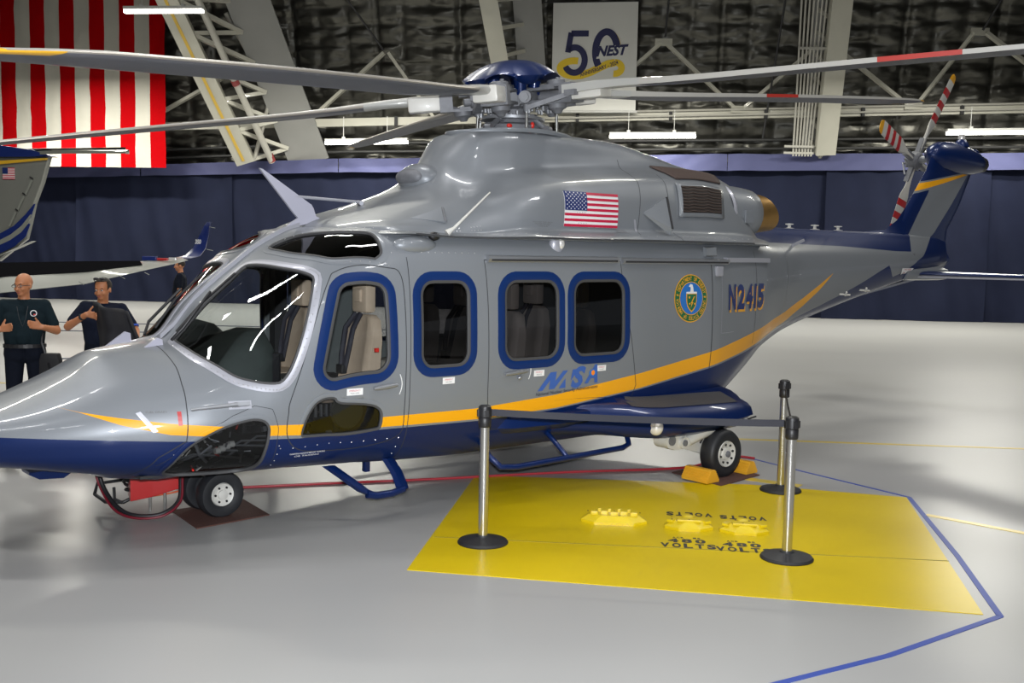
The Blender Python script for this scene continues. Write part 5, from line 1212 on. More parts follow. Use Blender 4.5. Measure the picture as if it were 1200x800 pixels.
# roof wire cutter with brace, lower cutters ahead of the windshield
wc = mat('pale_lavender_cutter', (.42, .42, .50), .45, .1, .2)
q = B(); th = .012
def plate(pts, y0, m, name, th=.012):
    q = B(); n = len(pts); q.v = [P(x, y0+th, z) for x, z in pts]+[P(x, y0-th, z) for x, z in pts]; q.f = [tuple(range(n)), tuple(range(2*n-1, n-1, -1))]+[(i, (i+1) % n, n+(i+1) % n, n+i) for i in range(n)]; q.m = [0]*len(q.f)
    return q.build(name, m, HEL)
plate([(.405, 2.665), (.43, 2.66), (.86, 2.40), (.88, 2.37), (.90, 2.31), (.97, 2.28), (.62, 2.20), (.67, 2.245), (.74, 2.29), (.70, 2.33)], 0, wc, 'wire_cutter')
B().tube([P(.70, 0, 2.46), P(1.32, .02, 2.44)], .012, 8).build('cutter_brace', M['light_silver'], HEL, smooth=60)
B().tube([P(1.30, .06, 2.43), P(1.34, -.06, 2.44)], .02, 8).build('brace_foot', M['light_silver'], HEL, smooth=60)
for y0 in (.20, -.42):
    plate([(-.50, 1.395), (-.46, 1.38), (-.455, 1.31), (-.40, 1.28), (-.46, 1.27), (-.80, 1.20), (-.78, 1.235), (-.66, 1.28)], y0+.0, wc, 'lower_wire_cutter')
    B().beam(P(-.82, y0, 1.235 if y0 < 0 else 1.24), P(-.38, y0, 1.33), .05, .012).build('cutter_foot', wc, HEL)
# cutter rail up the centre post
q = B(); R_ = []
for x, t in [(x, 0) for x in (-.40, -.30, -.14, .0, .12, .3, .45, .6, .75)]:
    y, z = body(x, 0); R_.append([P(x, w, z+h) for w, h in ((.022, 0), (.02, .035), (-.02, .035), (-.022, 0))])
q.loft(R_); q.build('centre_post_rail', M['light_silver'], HEL)
# wipers
for s_, sgn in ((1, 1), (-1, -1)):
    a = pt(body, -.40, .10, sgn, .03); b1 = pt(body, -.30, .12, sgn, .07); b2 = pt(body, -.08, .09, sgn, .06)
    B().tube([a, b1, b2], .012, 8).build('wiper_arm', M['black'], HEL, smooth=60)
    B().tube([pt(body, -.33, .075, sgn, .03), pt(body, -.15, .085, sgn, .035), pt(body, .10, .085, sgn, .035)], .011, 6).build('wiper_blade', M['black'], HEL, smooth=60)
# pitot probe and plate
q = B(); p1, p2 = on_side(-.56, .955, .10), on_side(-.28, .985, .10)
q.tube([p1, p2], [.009, .014], 8); q.loft([[on_side(x, z+dz, o_) for dz, o_ in ((.012, .1), (-.012, .1), (-.014, .0), (.014, .0))] for x, z in ((-.30, .985), (-.20, .99))]); q.build('pitot_probe', M['alu'], HEL, smooth=40)
side_decal('probe_plate', [quad(-.32, -.17, .96, 1.015)], M['light_silver'], .003)
q = B()
for x in (5.55,): q.add([on_side(x, .95, .003), on_side(x+.02, .95, .003), on_side(x+.02, .97, .003)], [(0, 1, 2)])

# ------------------------------------------------------------------ cabin interior
B().box(P(2.2, 0, .60), (4.6, 1.86, .03)).build('cabin_floor', M['dark'], HEL)
B().box(P(1.09, -.99, 1.2), (.12, .10, 1.35)).build('cockpit_pillar', M['dark'], HEL)
B().box(P(4.7, 0, 1.4), (.03, 1.9, 1.6)).build('rear_bulkhead', M['dark'], HEL)
def seat(x, y, m, z0=.62, name='crew_seat', k=1.0):
    bk = B(); R_ = []
    for z, dx, w, th in ((.50, 0, .19, .07), (.62, .0, .21, .075), (.85, .03, .22, .07), (1.05, .06, .21, .06), (1.20, .08, .17, .05), (1.24, .085, .12, .03)):
        zz_ = z0+(z-.5)*k+.20; R_.append([P(x+dx+th*c_, y+w*s_, zz_-.02) for c_, s_ in ((-1, -.8), (-.6, -1), (.8, -1), (1, -.6), (1, .6), (.8, 1), (-.6, 1), (-1, .8), (-.7, .5), (-.55, 0), (-.7, -.5))])
    S_ = bk.loft(R_).build(name, m, HEL, smooth=50)
    B().box(P(x-.20, y, z0+.34), (.46, .48, .13)).build('seat_cushion', m, S_, bevel=.03, smooth=40)
    h = B(); h.box(P(x+.07, y, z0+1.05), (.10, .21, .23)); o = h.build('headrest', m, S_, bevel=.03, smooth=40)
    B().box(P(x+.015, y, z0+1.07), (.03, .10, .10)).build('headrest_pad', m, S_, bevel=.01, smooth=40)
    for d in (-.055, .055):
        B().tube([P(x+.02, y+d*.6, z0+.93), P(x-.06, y+d, z0+.82), P(x-.10, y+d*.8, z0+.62), P(x-.12, y+d*.4, z0+.48)], [.022]*4, 6).build('harness_strap', M['harness'], S_)
    B().box(P(x-.13, y, z0+.50), (.05, .09, .07)).build('harness_buckle', M['black'], S_, bevel=.01)
    B().box(P(x-.12, y, z0+.15), (.4, .4, .28)).build('seat_base', M['dark'], S_)
    return S_
seat(.98, .50, M['tan']); seat(.98, -.50, M['tan'])
tanc = mat('cabin_seat_leather', (.42, .37, .31), .6)
for x in (2.36, 3.2):
    for y in (.62, 0, -.62): seat(x, y, tanc, .62, 'cabin_seat')
q = B(); q.loft([[P(x, y, z) for y, z in ((-.95*w, zb), (-.95*w, zt-.12), (-.75*w, zt), (-.2, zt-.02), (-.12, zt-.07), (.12, zt-.07), (.2, zt-.02), (.75*w, zt), (.95*w, zt-.12), (.95*w, zb))] for x, w, zt, zb in ((-.34, .74, 1.22, .9), (-.2, .80, 1.33, .9), (0, .84, 1.44, .9), (.12, .80, 1.47, .95), (.20, .70, 1.40, 1.0))])
q.build('glareshield_cover', M['hood'], HEL, smooth=60)
B().box(P(.10, 0, 1.05), (.2, 1.5, .5)).build('instrument_panel', M['black'], HEL, bevel=.02)
q = B(); q.box(P(.62, 0, .82), (.9, .34, .42)); q.build('centre_console', M['dark'], HEL, bevel=.03)
random.seed(3); q = B(); q2 = B()
for k in range(70):
    x, y, z = random.uniform(.1, .75), random.uniform(.25, .8), random.uniform(.66, 1.12)
    (q if k % 3 else q2).box(P(x, y, z-.0), (random.uniform(.01, .07), random.uniform(.01, .05), random.uniform(.01, .05)), Matrix.Rotation(random.random()*3, 3, 'X'))
q.build('cockpit_controls', M['black'], HEL, kind='stuff'); q2.build('cockpit_fittings', M['alu'], HEL, kind='stuff')
B().tube([P(.52, .5, .62), P(.50, .5, .85), P(.46, .5, 1.08), P(.42, .48, 1.14)], .016, 8).build('cyclic_stick', M['black'], HEL, smooth=60)
B().tube([P(.30, .62, 1.0), P(.25, .66, 1.1), P(.33, .7, 1.06), P(.36, .66, .98), P(.40, .64, .93)], .006, 6).build('headset_cord', M['white'], HEL, smooth=60)
B().box(P(.36, .86, 1.12), (.05, .02, .06)).build('red_door_handle', M['red_light'], HEL); B().box(P(.90, .92, 1.30), (.03, .02, .03)).build('red_door_handle', M['red_light'], HEL)
B().box(P(.60, -.98, .90), (.6, .03, .16)).build('door_trim', M['midgrey'], HEL)
B().box(P(1.32, -.96, 1.47), (.28, .03, .75)).build('far_curtain', mat('grey_blue_curtain', (.09, .10, .13), .8), HEL)
q = B(); q2 = B(); q3 = B()
for k in range(60):     # pedals, linkages and wiring seen through the chin windows
    x, y, z = random.uniform(-.6, -.05), random.uniform(.35, .85), random.uniform(.50, .82)
    b_ = (q, q2, q3)[0 if k % 4 else (1 if k % 8 else 2)]
    b_.beam(P(x, y, z), P(x+random.uniform(-.06, .06), y+random.uniform(-.05, .05), z+random.uniform(-.05, .05)), .012, .008)
for k in range(5): x = -.6+.12*k; q.tube([P(x, .5, .53), P(x+.2, .6, .60+.02*k), P(x+.5, .7, .56+.03*k)], .008, 5)
q.tube([P(-.45, .66, .78), P(-.42, .74, .62), P(-.36, .72, .56)], .012, 6); q.tube([P(-.42, .74, .62), P(-.34, .76, .68)], .01, 6)
q.build('pedal_linkage', M['alu'], HEL, kind='stuff'); q2.build('wiring_ties', M['white'], HEL, kind='stuff'); q3.build('red_fittings', M['red_light'], HEL, kind='stuff')
q = B()
for k in range(4): q.lathe([(.022, -.018), (.022, .018)], P(-.30+.035*k, .76, .64+.012*k), (1, 0, 0), n=12)
q.build('white_cable_clamp', M['white'], HEL, kind='stuff')
B().box(P(-.35, 0, .49), (.9, 1.3, .02)).build('nose_floor', M['dark'], HEL); B().box(P(-.7, 0, .82), (.02, 1.1, .55)).build('nose_bulkhead', M['dark'], HEL)
B().box(P(-.35, -.12, .70), (.6, .02, .4)).build('nose_partition', M['dark'], HEL); B().box(P(-.05, .3, .96), (.75, 1.2, .02)).build('footwell_top', M['dark'], HEL)
for k in range(5): B().box(P(.45+.045*k, .80, .86), (.012, .02, .09)).build('seat_lever', M['alu'], HEL)
B().lathe([(.13, -.02), (.14, 0), (.13, .02)], P(.68, .86, .85), (0, 1, 0), n=24).build('door_speaker', mat('olive_grey', (.06, .06, .045), .6), HEL)

# ================================================================== things on the floor
# stanchions with retractable belts
def stanchion(x, y, label):
    t = thing('belt_post', label, 'stanchion', (x, y, 0), group=None)
    q = B(); q.lathe([(.178, 0), (.18, .012), (.17, .025), (.10, .038), (.05, .05), (.045, .06)], n=40); q.build('post_base', M['rubber'], t, smooth=40)
    q = B(); q.lathe([(.034, .05), (.034, .86)], n=24); q.build('post_tube', mat('satin_steel_tube', (.62, .61, .58), .22, .95) if 'satin_steel_tube' not in bpy.data.materials else bpy.data.materials['satin_steel_tube'], t, smooth=40)
    q = B(); q.lathe([(.038, .83), (.044, .84), (.044, .895), (.040, .90), (.046, .905), (.046, .955), (.044, .975), (.03, .985)], n=28); q.build('post_head', M['black'], t, smooth=40)
    for k in range(4):
        a = k*PI/2+.3; B().box((.044*math.cos(a), .044*math.sin(a), .93), (.022, .03, .05), Matrix.Rotation(a, 3, 'Z')).build('belt_slot', M['black'], t, bevel=.003)
    return t
posts = [(-.18, 7.3), (1.905, 7.05), (2.385, 9.12)]
stanchion(*posts[0], 'steel belt post standing on the left part of the yellow patch')
stanchion(*posts[1], 'steel belt post on the right side of the yellow patch, nearest the camera')
stanchion(*posts[2], 'rear steel belt post standing behind the yellow patch beside the main wheel')
def belt(a, c, za, zc, sag, label, curl=0):
    q = B(); n = 24; a = Vector((*a, za)); c = Vector((*c, zc)); d = (c-a).normalized(); a = a+d*.05; c = c-d*.05
    for i in range(n+1):
        u = i/n; p = a.lerp(c, u); p.z -= sag*4*u*(1-u); s_ = Vector((-d.y, d.x, 0))*(.0012); tw = curl*math.sin(PI*u)
        up = Vector((0, 0, .024*math.cos(tw)))+Vector((-d.y, d.x, 0))*.024*math.sin(tw)
        q.v += [p+up+s_, p-up+s_, p-up-s_, p+up-s_]
    q.f = [(4*i+j, 4*i+(j+1) % 4, 4*(i+1)+(j+1) % 4, 4*(i+1)+j) for i in range(n) for j in range(4)]; q.m = [0]*len(q.f)
    return tag(q.build('barrier_belt', mat('black_belt_webbing', (.012, .013, .022), .7), smooth=60), label, 'barrier belt')
belt(posts[0], posts[1], .935, .935, .012, 'long black belt stretched between the two front posts', .5)
belt(posts[1], posts[2], .93, .93, .02, 'short black belt running back to the rear post')

# mats, chocks
mm = noisy(mat('rusty_brown_mat', (.085, .035, .026), .85), 3, .3, bump=.3, bscale=60)
def floor_mat(pts, label):
    q = B(); n = len(pts); q.v = [(x, y, .001) for x, y in pts]+[(x, y, .010) for x, y in pts]; q.f = [tuple(range(n, 2*n)), tuple(range(n-1, -1, -1))]+[(i, (i+1) % n, n+(i+1) % n, n+i) for i in range(n)]; q.m = [0]*len(q.f)
    return tag(q.build('floor_mat', mm), label, 'mat')
floor_mat([(-2.62, 8.02), (-2.27, 7.52), (-1.84, 7.95), (-2.16, 8.42)], 'brown square mat under the nose wheels')
floor_mat([(1.53, 9.79), (1.89, 9.25), (2.35, 9.75), (2.0, 10.28)], 'brown square mat under the near main wheel')
hx = lambda x, y, z=0: (HEL.matrix_world if False else Matrix.Translation(HEL.location) @ Matrix.Rotation(.7037, 4, 'Z')) @ Vector(P(x, y, z))
chm = noisy(mat('yellow_chock_paint', (.72, .36, .02), .5), 8, .12)
def chock(x, y, label):
    c = hx(x, y); q = B(); L_ = .30; V_ = []
    prof_ = [(-.085, .011), (-.085, .03), (-.03, .125), (.03, .125), (.085, .03), (.085, .011)]
    for s in (-.5, .5): V_.append([(a, s*L_, z) for a, z in prof_])
    q.loft(V_); o = q.build('wheel_chock', chm, smooth=None, bevel=.004); o.location = (c.x, c.y, 0); o.rotation_euler = (0, 0, .7037)
    for k in range(5):
        z = .035+.018*k; xx = .085-.055*(z-.03)/.095
        for sg in (-1, 1): B().beam((sg*(xx+.001), -.5*L_, z), (sg*(xx+.001), .5*L_, z), .006, .006).build('chock_rib', chm, o)
    return tag(o, label, 'wheel chock')
chock(4.02, 1.50, 'front yellow ribbed wheel chock left of the near main wheel')
chock(4.64, 1.46, 'rear yellow wheel chock right of the near main wheel')
o = tag(B().box(tuple(hx(4.02, -1.48, .06)), (.16, .3, .11), Matrix.Rotation(.7, 3, 'Z')).build('wheel_chock', M['red'], bevel=.02), 'red wheel chock at the far main wheel, seen past the near wheel', 'wheel chock')
o = tag(B().tube([hx(4.60, 1.40, .16), hx(4.585, 1.40, .30)], .02, 8).build('warning_streamer', M['red_light']), 'small red streamer hanging behind the near main wheel', 'streamer')

# yellow service pit covers
pm = noisy(mat('yellow_pit_cover_paint', (.62, .46, .005), .4, 0, .2), 6, .12, bump=.3, bscale=14)
rust = mat('rust_chips', (.10, .06, .015), .8)
def pit_cover(x, y, w, label, kind):
    t = thing('pit_cover', label, 'floor box', (x, y, .004), -.10)
    d = .26
    q = B(); V_ = []
    for z, ins in ((0, 0), (.02, .0), (.055, .055), (.062, .07)):
        hw, hd = w/2-ins, d/2-ins*.6; c = .10-ins*.2
        V_.append([(-hw, -hd*.35, z), (-hw+c, -hd, z), (hw-c, -hd, z), (hw, -hd*.35, z), (hw, hd*.2, z), (hw-c, hd, z), (-hw+c, hd, z), (-hw, hd*.2, z)])
    q.loft(V_); q.build('cover_body', pm, t)
    random.seed(int(x*100))
    if kind == 0:
        for k in range(5): B().box((-w/2+.10+k*.075, -.02+.02*(k % 2), .072), (.055, .09, .03)).build('cover_plate', pm, t, bevel=.005)
        for k in range(4): B().box((-w/2+.14+k*.075, .055, .07), (.03, .05, .035)).build('hinge_lug', pm, t, bevel=.004)
    else:
        B().box((0, -.045, .068), (w*.5, .08, .018)).build('cover_plate', pm, t, bevel=.004)
        q = B(); q.lathe([(.045, 0), (.05, .012), (.03, .02), (.012, .022)], (0, .055, .06), n=20); q.build('cover_cap', pm, t, smooth=40)
        for sx in (-1, 1): B().box((sx*w*.32, .0, .055), (.05, .12, .02), Matrix.Rotation(sx*.5, 3, 'Z')).build('side_lug', pm, t, bevel=.004)
    q = B()
    for k in range(9):
        q.box((random.uniform(-w*.4, w*.4), random.uniform(-.115, .08), random.choice((.004, .064, .088 if kind == 0 else .078))), (.012, .008, .004))
    q.build('rust_spots', rust, t, kind='stuff')
pit_cover(.81, 7.96, .50, 'long low yellow pit cover with lugs, leftmost on the patch', 0)
pit_cover(1.36, 7.82, .36, 'middle yellow pit cover above the first 480 VOLTS lettering', 1)
pit_cover(1.76, 7.74, .36, 'right-hand yellow pit cover beside the front post', 1)

# ------------------------------------------------------------------ ground power connector stand under the nose
t = thing('power_cart', 'low red ground power stand with coiled black cable under the nose', 'ground power unit', (-2.75, 8.25, 0))
def G(x, y, z=0): return Vector((x+2.75, y-8.25, z))
q = B(); q.loft([[G(x, y, z) for x, y, z in ((a, b_, zl), (a+.10, b_-.22, zl), (a+.10, b_-.22, zh), (a, b_, zh))] for a, b_, zl, zh in ((-2.99, 8.12, .10, .30), (-2.85, 8.20, .12, .33), (-2.62, 8.32, .18, .36), (-2.42, 8.42, .26, .38))]); q.build('red_box', M['red'], t, bevel=.006)
q = B(); q.tube([G(-3.25, 8.12, .10), G(-3.22, 8.10, .19), G(-3.02, 8.12, .22), G(-2.9, 8.20, .23)], .014, 8); q.tube([G(-3.25, 8.12, .10), G(-3.12, 8.00, .07), G(-2.98, 8.0, .07), G(-2.88, 8.12, .12), G(-2.6, 8.25, .14)], .014, 8); q.tube([G(-3.06, 8.02, .18), G(-3.04, 7.98, .10), G(-2.98, 7.98, .07)], .012, 8)
q.tube([G(-2.95, 8.2, .22), G(-2.6, 8.3, .16), G(-2.3, 8.45, .18)], .013, 8); q.build('tube_frame', M['black'], t, smooth=60)
for x, y in ((-2.78, 8.02), (-2.68, 8.06)): B().tube([G(x, y, .0), G(x, y, .2)], .012, 8).build('chrome_leg', M['steel'], t, smooth=60)
for x, y in ((-2.42, 8.5), (-2.55, 8.75)): q = B(); q.lathe([(.06, -.02), (.075, -.018), (.075, .018), (.06, .02)], G(x, y, .075), (.8, -.6, 0), n=20); q.build('cart_wheel', M['rubber'], t, smooth=40)
random.seed(11); q = B()
for k in range(7):
    cx_, cy_, cz_ = -2.88+random.uniform(-.03, .03), 8.06+random.uniform(-.03, .03), .16+.012*k; r = .085+random.uniform(-.015, .02); a0 = random.uniform(-.5, .5)
    q.tube([G(cx_+r*math.cos(a), cy_+r*math.sin(a)*.8, cz_+a0*r*math.sin(a)*1.2) for a in [2*PI*j/20 for j in range(21)]], .009, 6, cap=False)
q.tube([G(-2.95, 8.1, .22), G(-2.98, 8.12, .34), G(-2.9, 8.15, .45)], .012, 6); q.build('cable_coil', M['black'], t, smooth=60)
cord3 = lambda pts, r, m, nm, par: B().tube([Vector(par) + Vector((0, 0, 0)) if False else G(*p) for p in pts], r, 8).build(nm, m, t, smooth=60)
def spl(pts, n=8):
    out = []
    for i in range(len(pts)-1):
        g = [pts[max(i-1, 0)], pts[i], pts[i+1], pts[min(i+2, len(pts)-1)]]
        for k in range(n): u = k/n; out.append(tuple(.5*((2*g[1][c])+(-g[0][c]+g[2][c])*u+(2*g[0][c]-5*g[1][c]+4*g[2][c]-g[3][c])*u*u+(-g[0][c]+3*g[1][c]-3*g[2][c]+g[3][c])*u**3) for c in range(3)))
    out.append(pts[-1]); return out
cord3(spl([(-3.22, 7.95, .50), (-3.15, 7.92, .36), (-3.08, 7.88, .20), (-2.95, 7.80, .08), (-2.80, 7.76, .03), (-2.62, 7.80, .035), (-2.52, 7.9, .12), (-2.53, 8.0, .30), (-2.50, 8.1, .42)]), .017, M['black'], 'black_hose', None)
cord3(spl([(-3.24, 7.96, .50), (-3.18, 7.93, .36), (-3.11, 7.89, .20), (-2.97, 7.78, .07), (-2.80, 7.73, .02), (-2.60, 7.77, .03), (-2.50, 7.88, .12), (-2.51, 7.98, .30), (-2.47, 8.08, .42)]), .010, mat('dark_red_hose', (.16, .01, .02), .4), 'red_hose', None)
cord3(spl([(-2.85, 8.05, .10), (-2.6, 8.15, .13), (-2.4, 8.35, .2), (-2.32, 8.45, .3)]), .007, mat('orange_lead', (.6, .10, .02), .5), 'orange_lead', None)

# ================================================================== aircraft parked behind at the left
ag = mat('aircraft_grey_paint', (.19, .195, .18), .4, .15, .5); ab = mat('aircraft_blue_paint', (.006, .02, .14), .35, .1, .6); aw = mat('aircraft_white_paint', (.21, .22, .20), .4, 0, .3)
AC = thing('parked_airplane', 'grey and blue airplane tail with T-shaped tailplane at the left edge', 'airplane', (-13.6, 28, 0))
def A(x, y, z): return (x+13.6, y-28, z)
def slab(outline, y0, th, name, m, par):
    """vertical surface: outline in (x, z), thickness th about y0, tapered at the rim"""
    q = B(); n = len(outline); cx_ = sum(p[0] for p in outline)/n; cz_ = sum(p[1] for p in outline)/n; R_ = []
    for s, k in ((-1, .97), (-.6, 1.0), (.6, 1.0), (1, .97)): R_.append([A(cx_+(x-cx_)*k, y0+th*s/2, cz_+(z-cz_)*k) for x, z in outline])
    q.loft(R_); return q.build(name, m, par, smooth=30)
slab([(-15.2, 4.2), (-12.2, 4.28), (-12.40, 3.6), (-12.62, 3.05), (-12.75, 2.5), (-12.86, 2.1), (-13.6, 1.5), (-16.5, 1.2), (-16.6, 2.0)], 28, .22, 'vertical_fin', ag, AC)
slab([(-15.3, 4.55), (-14.2, 4.62), (-12.6, 4.42), (-12.05, 4.26), (-12.9, 4.23), (-15.2, 4.18)], 27.97, .40, 'fin_cap', ab, AC)
slab([(-15.0, 4.14), (-13.4, 4.13), (-12.25, 4.22), (-12.26, 4.17), (-13.5, 4.03), (-15.0, 3.99)], 27.95, .24, 'gold_stripe', mat('airplane_gold', (.6, .35, .02), .4), AC)
def sweep(pts, ws, y0, name, m):
    q = B(); V_ = []
    for i in range(len(pts)):
        a = Vector(pts[max(i-1, 0)]); c = Vector(pts[min(i+1, len(pts)-1)]); d = (c-a).normalized(); nx = Vector((-d.y, d.x))*ws[i]/2; p = Vector(pts[i])
        V_.append([A(p.x+nx.x, y0, p.y+nx.y), A(p.x+nx.x, y0-.02, p.y+nx.y), A(p.x-nx.x, y0-.02, p.y-nx.y), A(p.x-nx.x, y0, p.y-nx.y)])
    q.loft(V_); return q.build(name, m, AC)
sweep([(-12.60, 3.02), (-12.78, 2.70), (-13.1, 2.36), (-13.6, 2.08), (-14.4, 1.85)], [.03, .16, .2, .2, .2], 27.87, 'blue_sweep', ab)
sweep([(-12.70, 2.74), (-12.90, 2.40), (-13.2, 2.14), (-13.7, 1.88), (-14.4, 1.7)], [.03, .14, .17, .17, .17], 27.86, 'pale_sweep', aw)
sweep([(-12.74, 2.50), (-12.90, 2.22), (-13.2, 1.98), (-13.7, 1.74), (-14.4, 1.55)], [.05, .16, .2, .2, .2], 27.85, 'blue_sweep', ab)
slab([(-13.6, 1.62), (-12.65, 2.05), (-12.9, 1.95), (-13.9, 1.50)], 27.9, .3, 'ventral_strake', aw, AC)
q = B(); q.loft([[A(x, y, z) for x, y, z in ((x0, y0, z0), (x0+.0, y0-.02, z0+.10), (x0+w, y0-.4, z0+.02), (x0+w, y0-.4, z0-.03))] for x0, y0, z0, w in ((-13.6, 28.4, 4.33, .7), (-12.3, 27.8, 4.33, .7), (-9.75, 26.6, 4.27, .25), (-9.6, 26.5, 4.25, .05))]); q.build('tailplane_half', aw, AC, smooth=40)
q = B(); q.loft([[A(x, y, z) for x, y, z in ((x0, y0, z0+.02), (x0, y0, z0+.115), (x0+.25, y0-.05, z0+.12), (x0+.25, y0-.05, z0+.04))] for x0, y0, z0 in ((-13.6, 28.35, 4.36), (-10.0, 26.7, 4.31))]); q.build('deicing_boot', M['black'], AC)
for k in range(3):
    B().box(A(-12.75-.22*k, 27.86, 3.45-.42*k), (.05, .03, .42), Matrix.Rotation(.45, 3, 'Y')).build('rudder_hinge', aw, AC)
    B().box(A(-12.68-.2*k, 27.86, 3.70-.42*k), (.09, .03, .03), Matrix.Rotation(.5, 3, 'Y')).build('hinge_arm', M['black'], AC)
def ac_flag(x0, z0, w, h):
    B().box(A(x0+w/2, 27.87, z0+h/2), (w, .006, h)).build('flag_ground', M['decal_white'], AC)
    for k in range(0, 13, 2): B().box(A(x0+w/2, 27.864, z0+h*(k+.5)/13), (w, .006, h/13)).build('flag_bar', M['decal_red'], AC)
    B().box(A(x0+w*.22, 27.858, z0+h*.73), (w*.44, .006, h*.54)).build('flag_union', M['decal_navy'], AC)
ac_flag(-13.43, 3.65, .32, .30)
# the rear fuselage that carries the fin, outside the frame to the left
q = B(); q.loft([[A(x, 28+r*math.cos(2*PI*k/16), z+r*math.sin(2*PI*k/16)) for k in range(16)] for x, z, r in ((-13.9, 1.75, .12), (-16, 1.6, .5), (-19, 1.5, .8), (-22, 1.5, .85))]); q.build('rear_fuselage', ag, AC, smooth=50)
for x, y in ((-17.5, 28), (-20, 26.6), (-20, 29.4)): B().lathe([(.05, 0), (.05, .95)], A(x, y, 0), n=10).build('landing_gear_leg', M['alu'], AC)

WG = thing('airplane_wing', 'airplane wing with black leading edge and blue upturned winglet marked 350', 'airplane wing', (-6.4, 13.2, 0))
def Wg(x, y, z): return (x+6.4, y-13.2, z)
def wing_sec(cx_, cy_, cz_, dx, dy, up, th):
    """section: leading edge far, trailing edge near the camera"""
    out = []
    for s, h in ((0, 0), (.03, .5), (.1, .9), (.25, 1), (.5, .8), (.8, .35), (1, .03), (1, -.03), (.8, -.2), (.5, -.35), (.2, -.45), (.05, -.35)):
        out.append(Wg(cx_+dx*s, cy_+dy*s, cz_+th*h+up*s))
    return out
secs = [(-9.2, 13.3, 1.62, 0, -2.5, -.28, .15), (-6.75, 14.0, 1.68, .5, -1.75, -.26, .12), (-6.12, 15.2, 1.72, .55, -1.45, -.20, .09), (-5.85, 16.5, 1.74, .4, -.9, -.08, .05), (-5.68, 17.1, 1.77, .35, -.55, -.03, .035), (-5.52, 17.3, 1.82, .33, -.45, -.02, .03)]
q = B(); q.loft([wing_sec(*s) for s in secs]); q.build('wing_panel', aw, WG, smooth=40)
q = B(); q.loft([[Wg(s[0]+s[3]*k, s[1]+s[4]*k, s[2]+s[6]*h+s[5]*k+.006) for k, h in ((-.01, 0), (.03, .55), (.10, .95), (.28, 1.02), (.62, .72), (.62, .66), (.02, 0))] for s in secs[:4]]); q.build('deicing_boot', mat('boot_rubber', (.006, .006, .007), 1, spec=0), WG, smooth=30)
q = B(); q.loft([[Wg(x+a, y+b_, z) for a, b_ in ((0, .03), (.10, -.06), (w, -.30), (w, -.33), (.10, -.10), (0, -.01))] for x, y, z, w in ((-5.55, 17.3, 1.83, .36), (-5.38, 17.3, 1.87, .34), (-5.25, 17.3, 1.99, .30), (-5.14, 17.3, 2.2, .24), (-5.06, 17.3, 2.36, .19), (-5.02, 17.3, 2.42, .13))]); WL = q.build('winglet', ab, WG, smooth=50)
v, f, a = text_geo('350', .2, .04); q = B(); q.add([Wg(-5.12+p[0]*.13, 16.98-.10*p[0], 2.06+p[1]*.075) for p in v], f); q.build('winglet_number', M['decal_white'], WL)
for x, z in ((-4.86, 2.34), (-4.90, 1.98)): B().tube([Wg(x-.02, 16.95, z), Wg(x+.09, 16.9, z-.02)], .005, 5).build('static_wick', aw, WG)
for k, (x, y) in enumerate(((-5.6, 13.6), (-5.55, 14.9), (-5.45, 15.6))): B().tube([Wg(x, y, 1.55+.04*k), Wg(x+.1, y-.1, 1.52+.04*k)], .006, 5).build('static_wick', aw, WG)
B().box(Wg(-5.75, 16.7, 1.82), (.22, .10, .07)).build('wing_fuel_cap', ab, WG, bevel=.01); B().box(Wg(-5.58, 16.75, 1.81), (.2, .08, .04)).build('navigation_lamp', M['red'], WG, bevel=.01)
B().box(Wg(-5.42, 16.8, 1.82), (.12, .06, .04)).build('lamp_cover', M['lamp_glass'], WG, bevel=.01)
q = B(); q.loft([[Wg(x, 13+r*math.cos(2*PI*k/16), 1.5+r*math.sin(2*PI*k/16)) for k in range(16)] for x, r in ((-11.5, .2), (-11, .75), (-9.3, .8), (-8.9, .5))]); q.build('wing_root_body', ag, WG, smooth=50)
for x, y in ((-10, 12.6), (-10, 13.4)): B().lathe([(.05, 0), (.05, .9)], Wg(x, y, 0), n=10).build('landing_gear_leg', M['alu'], WG)

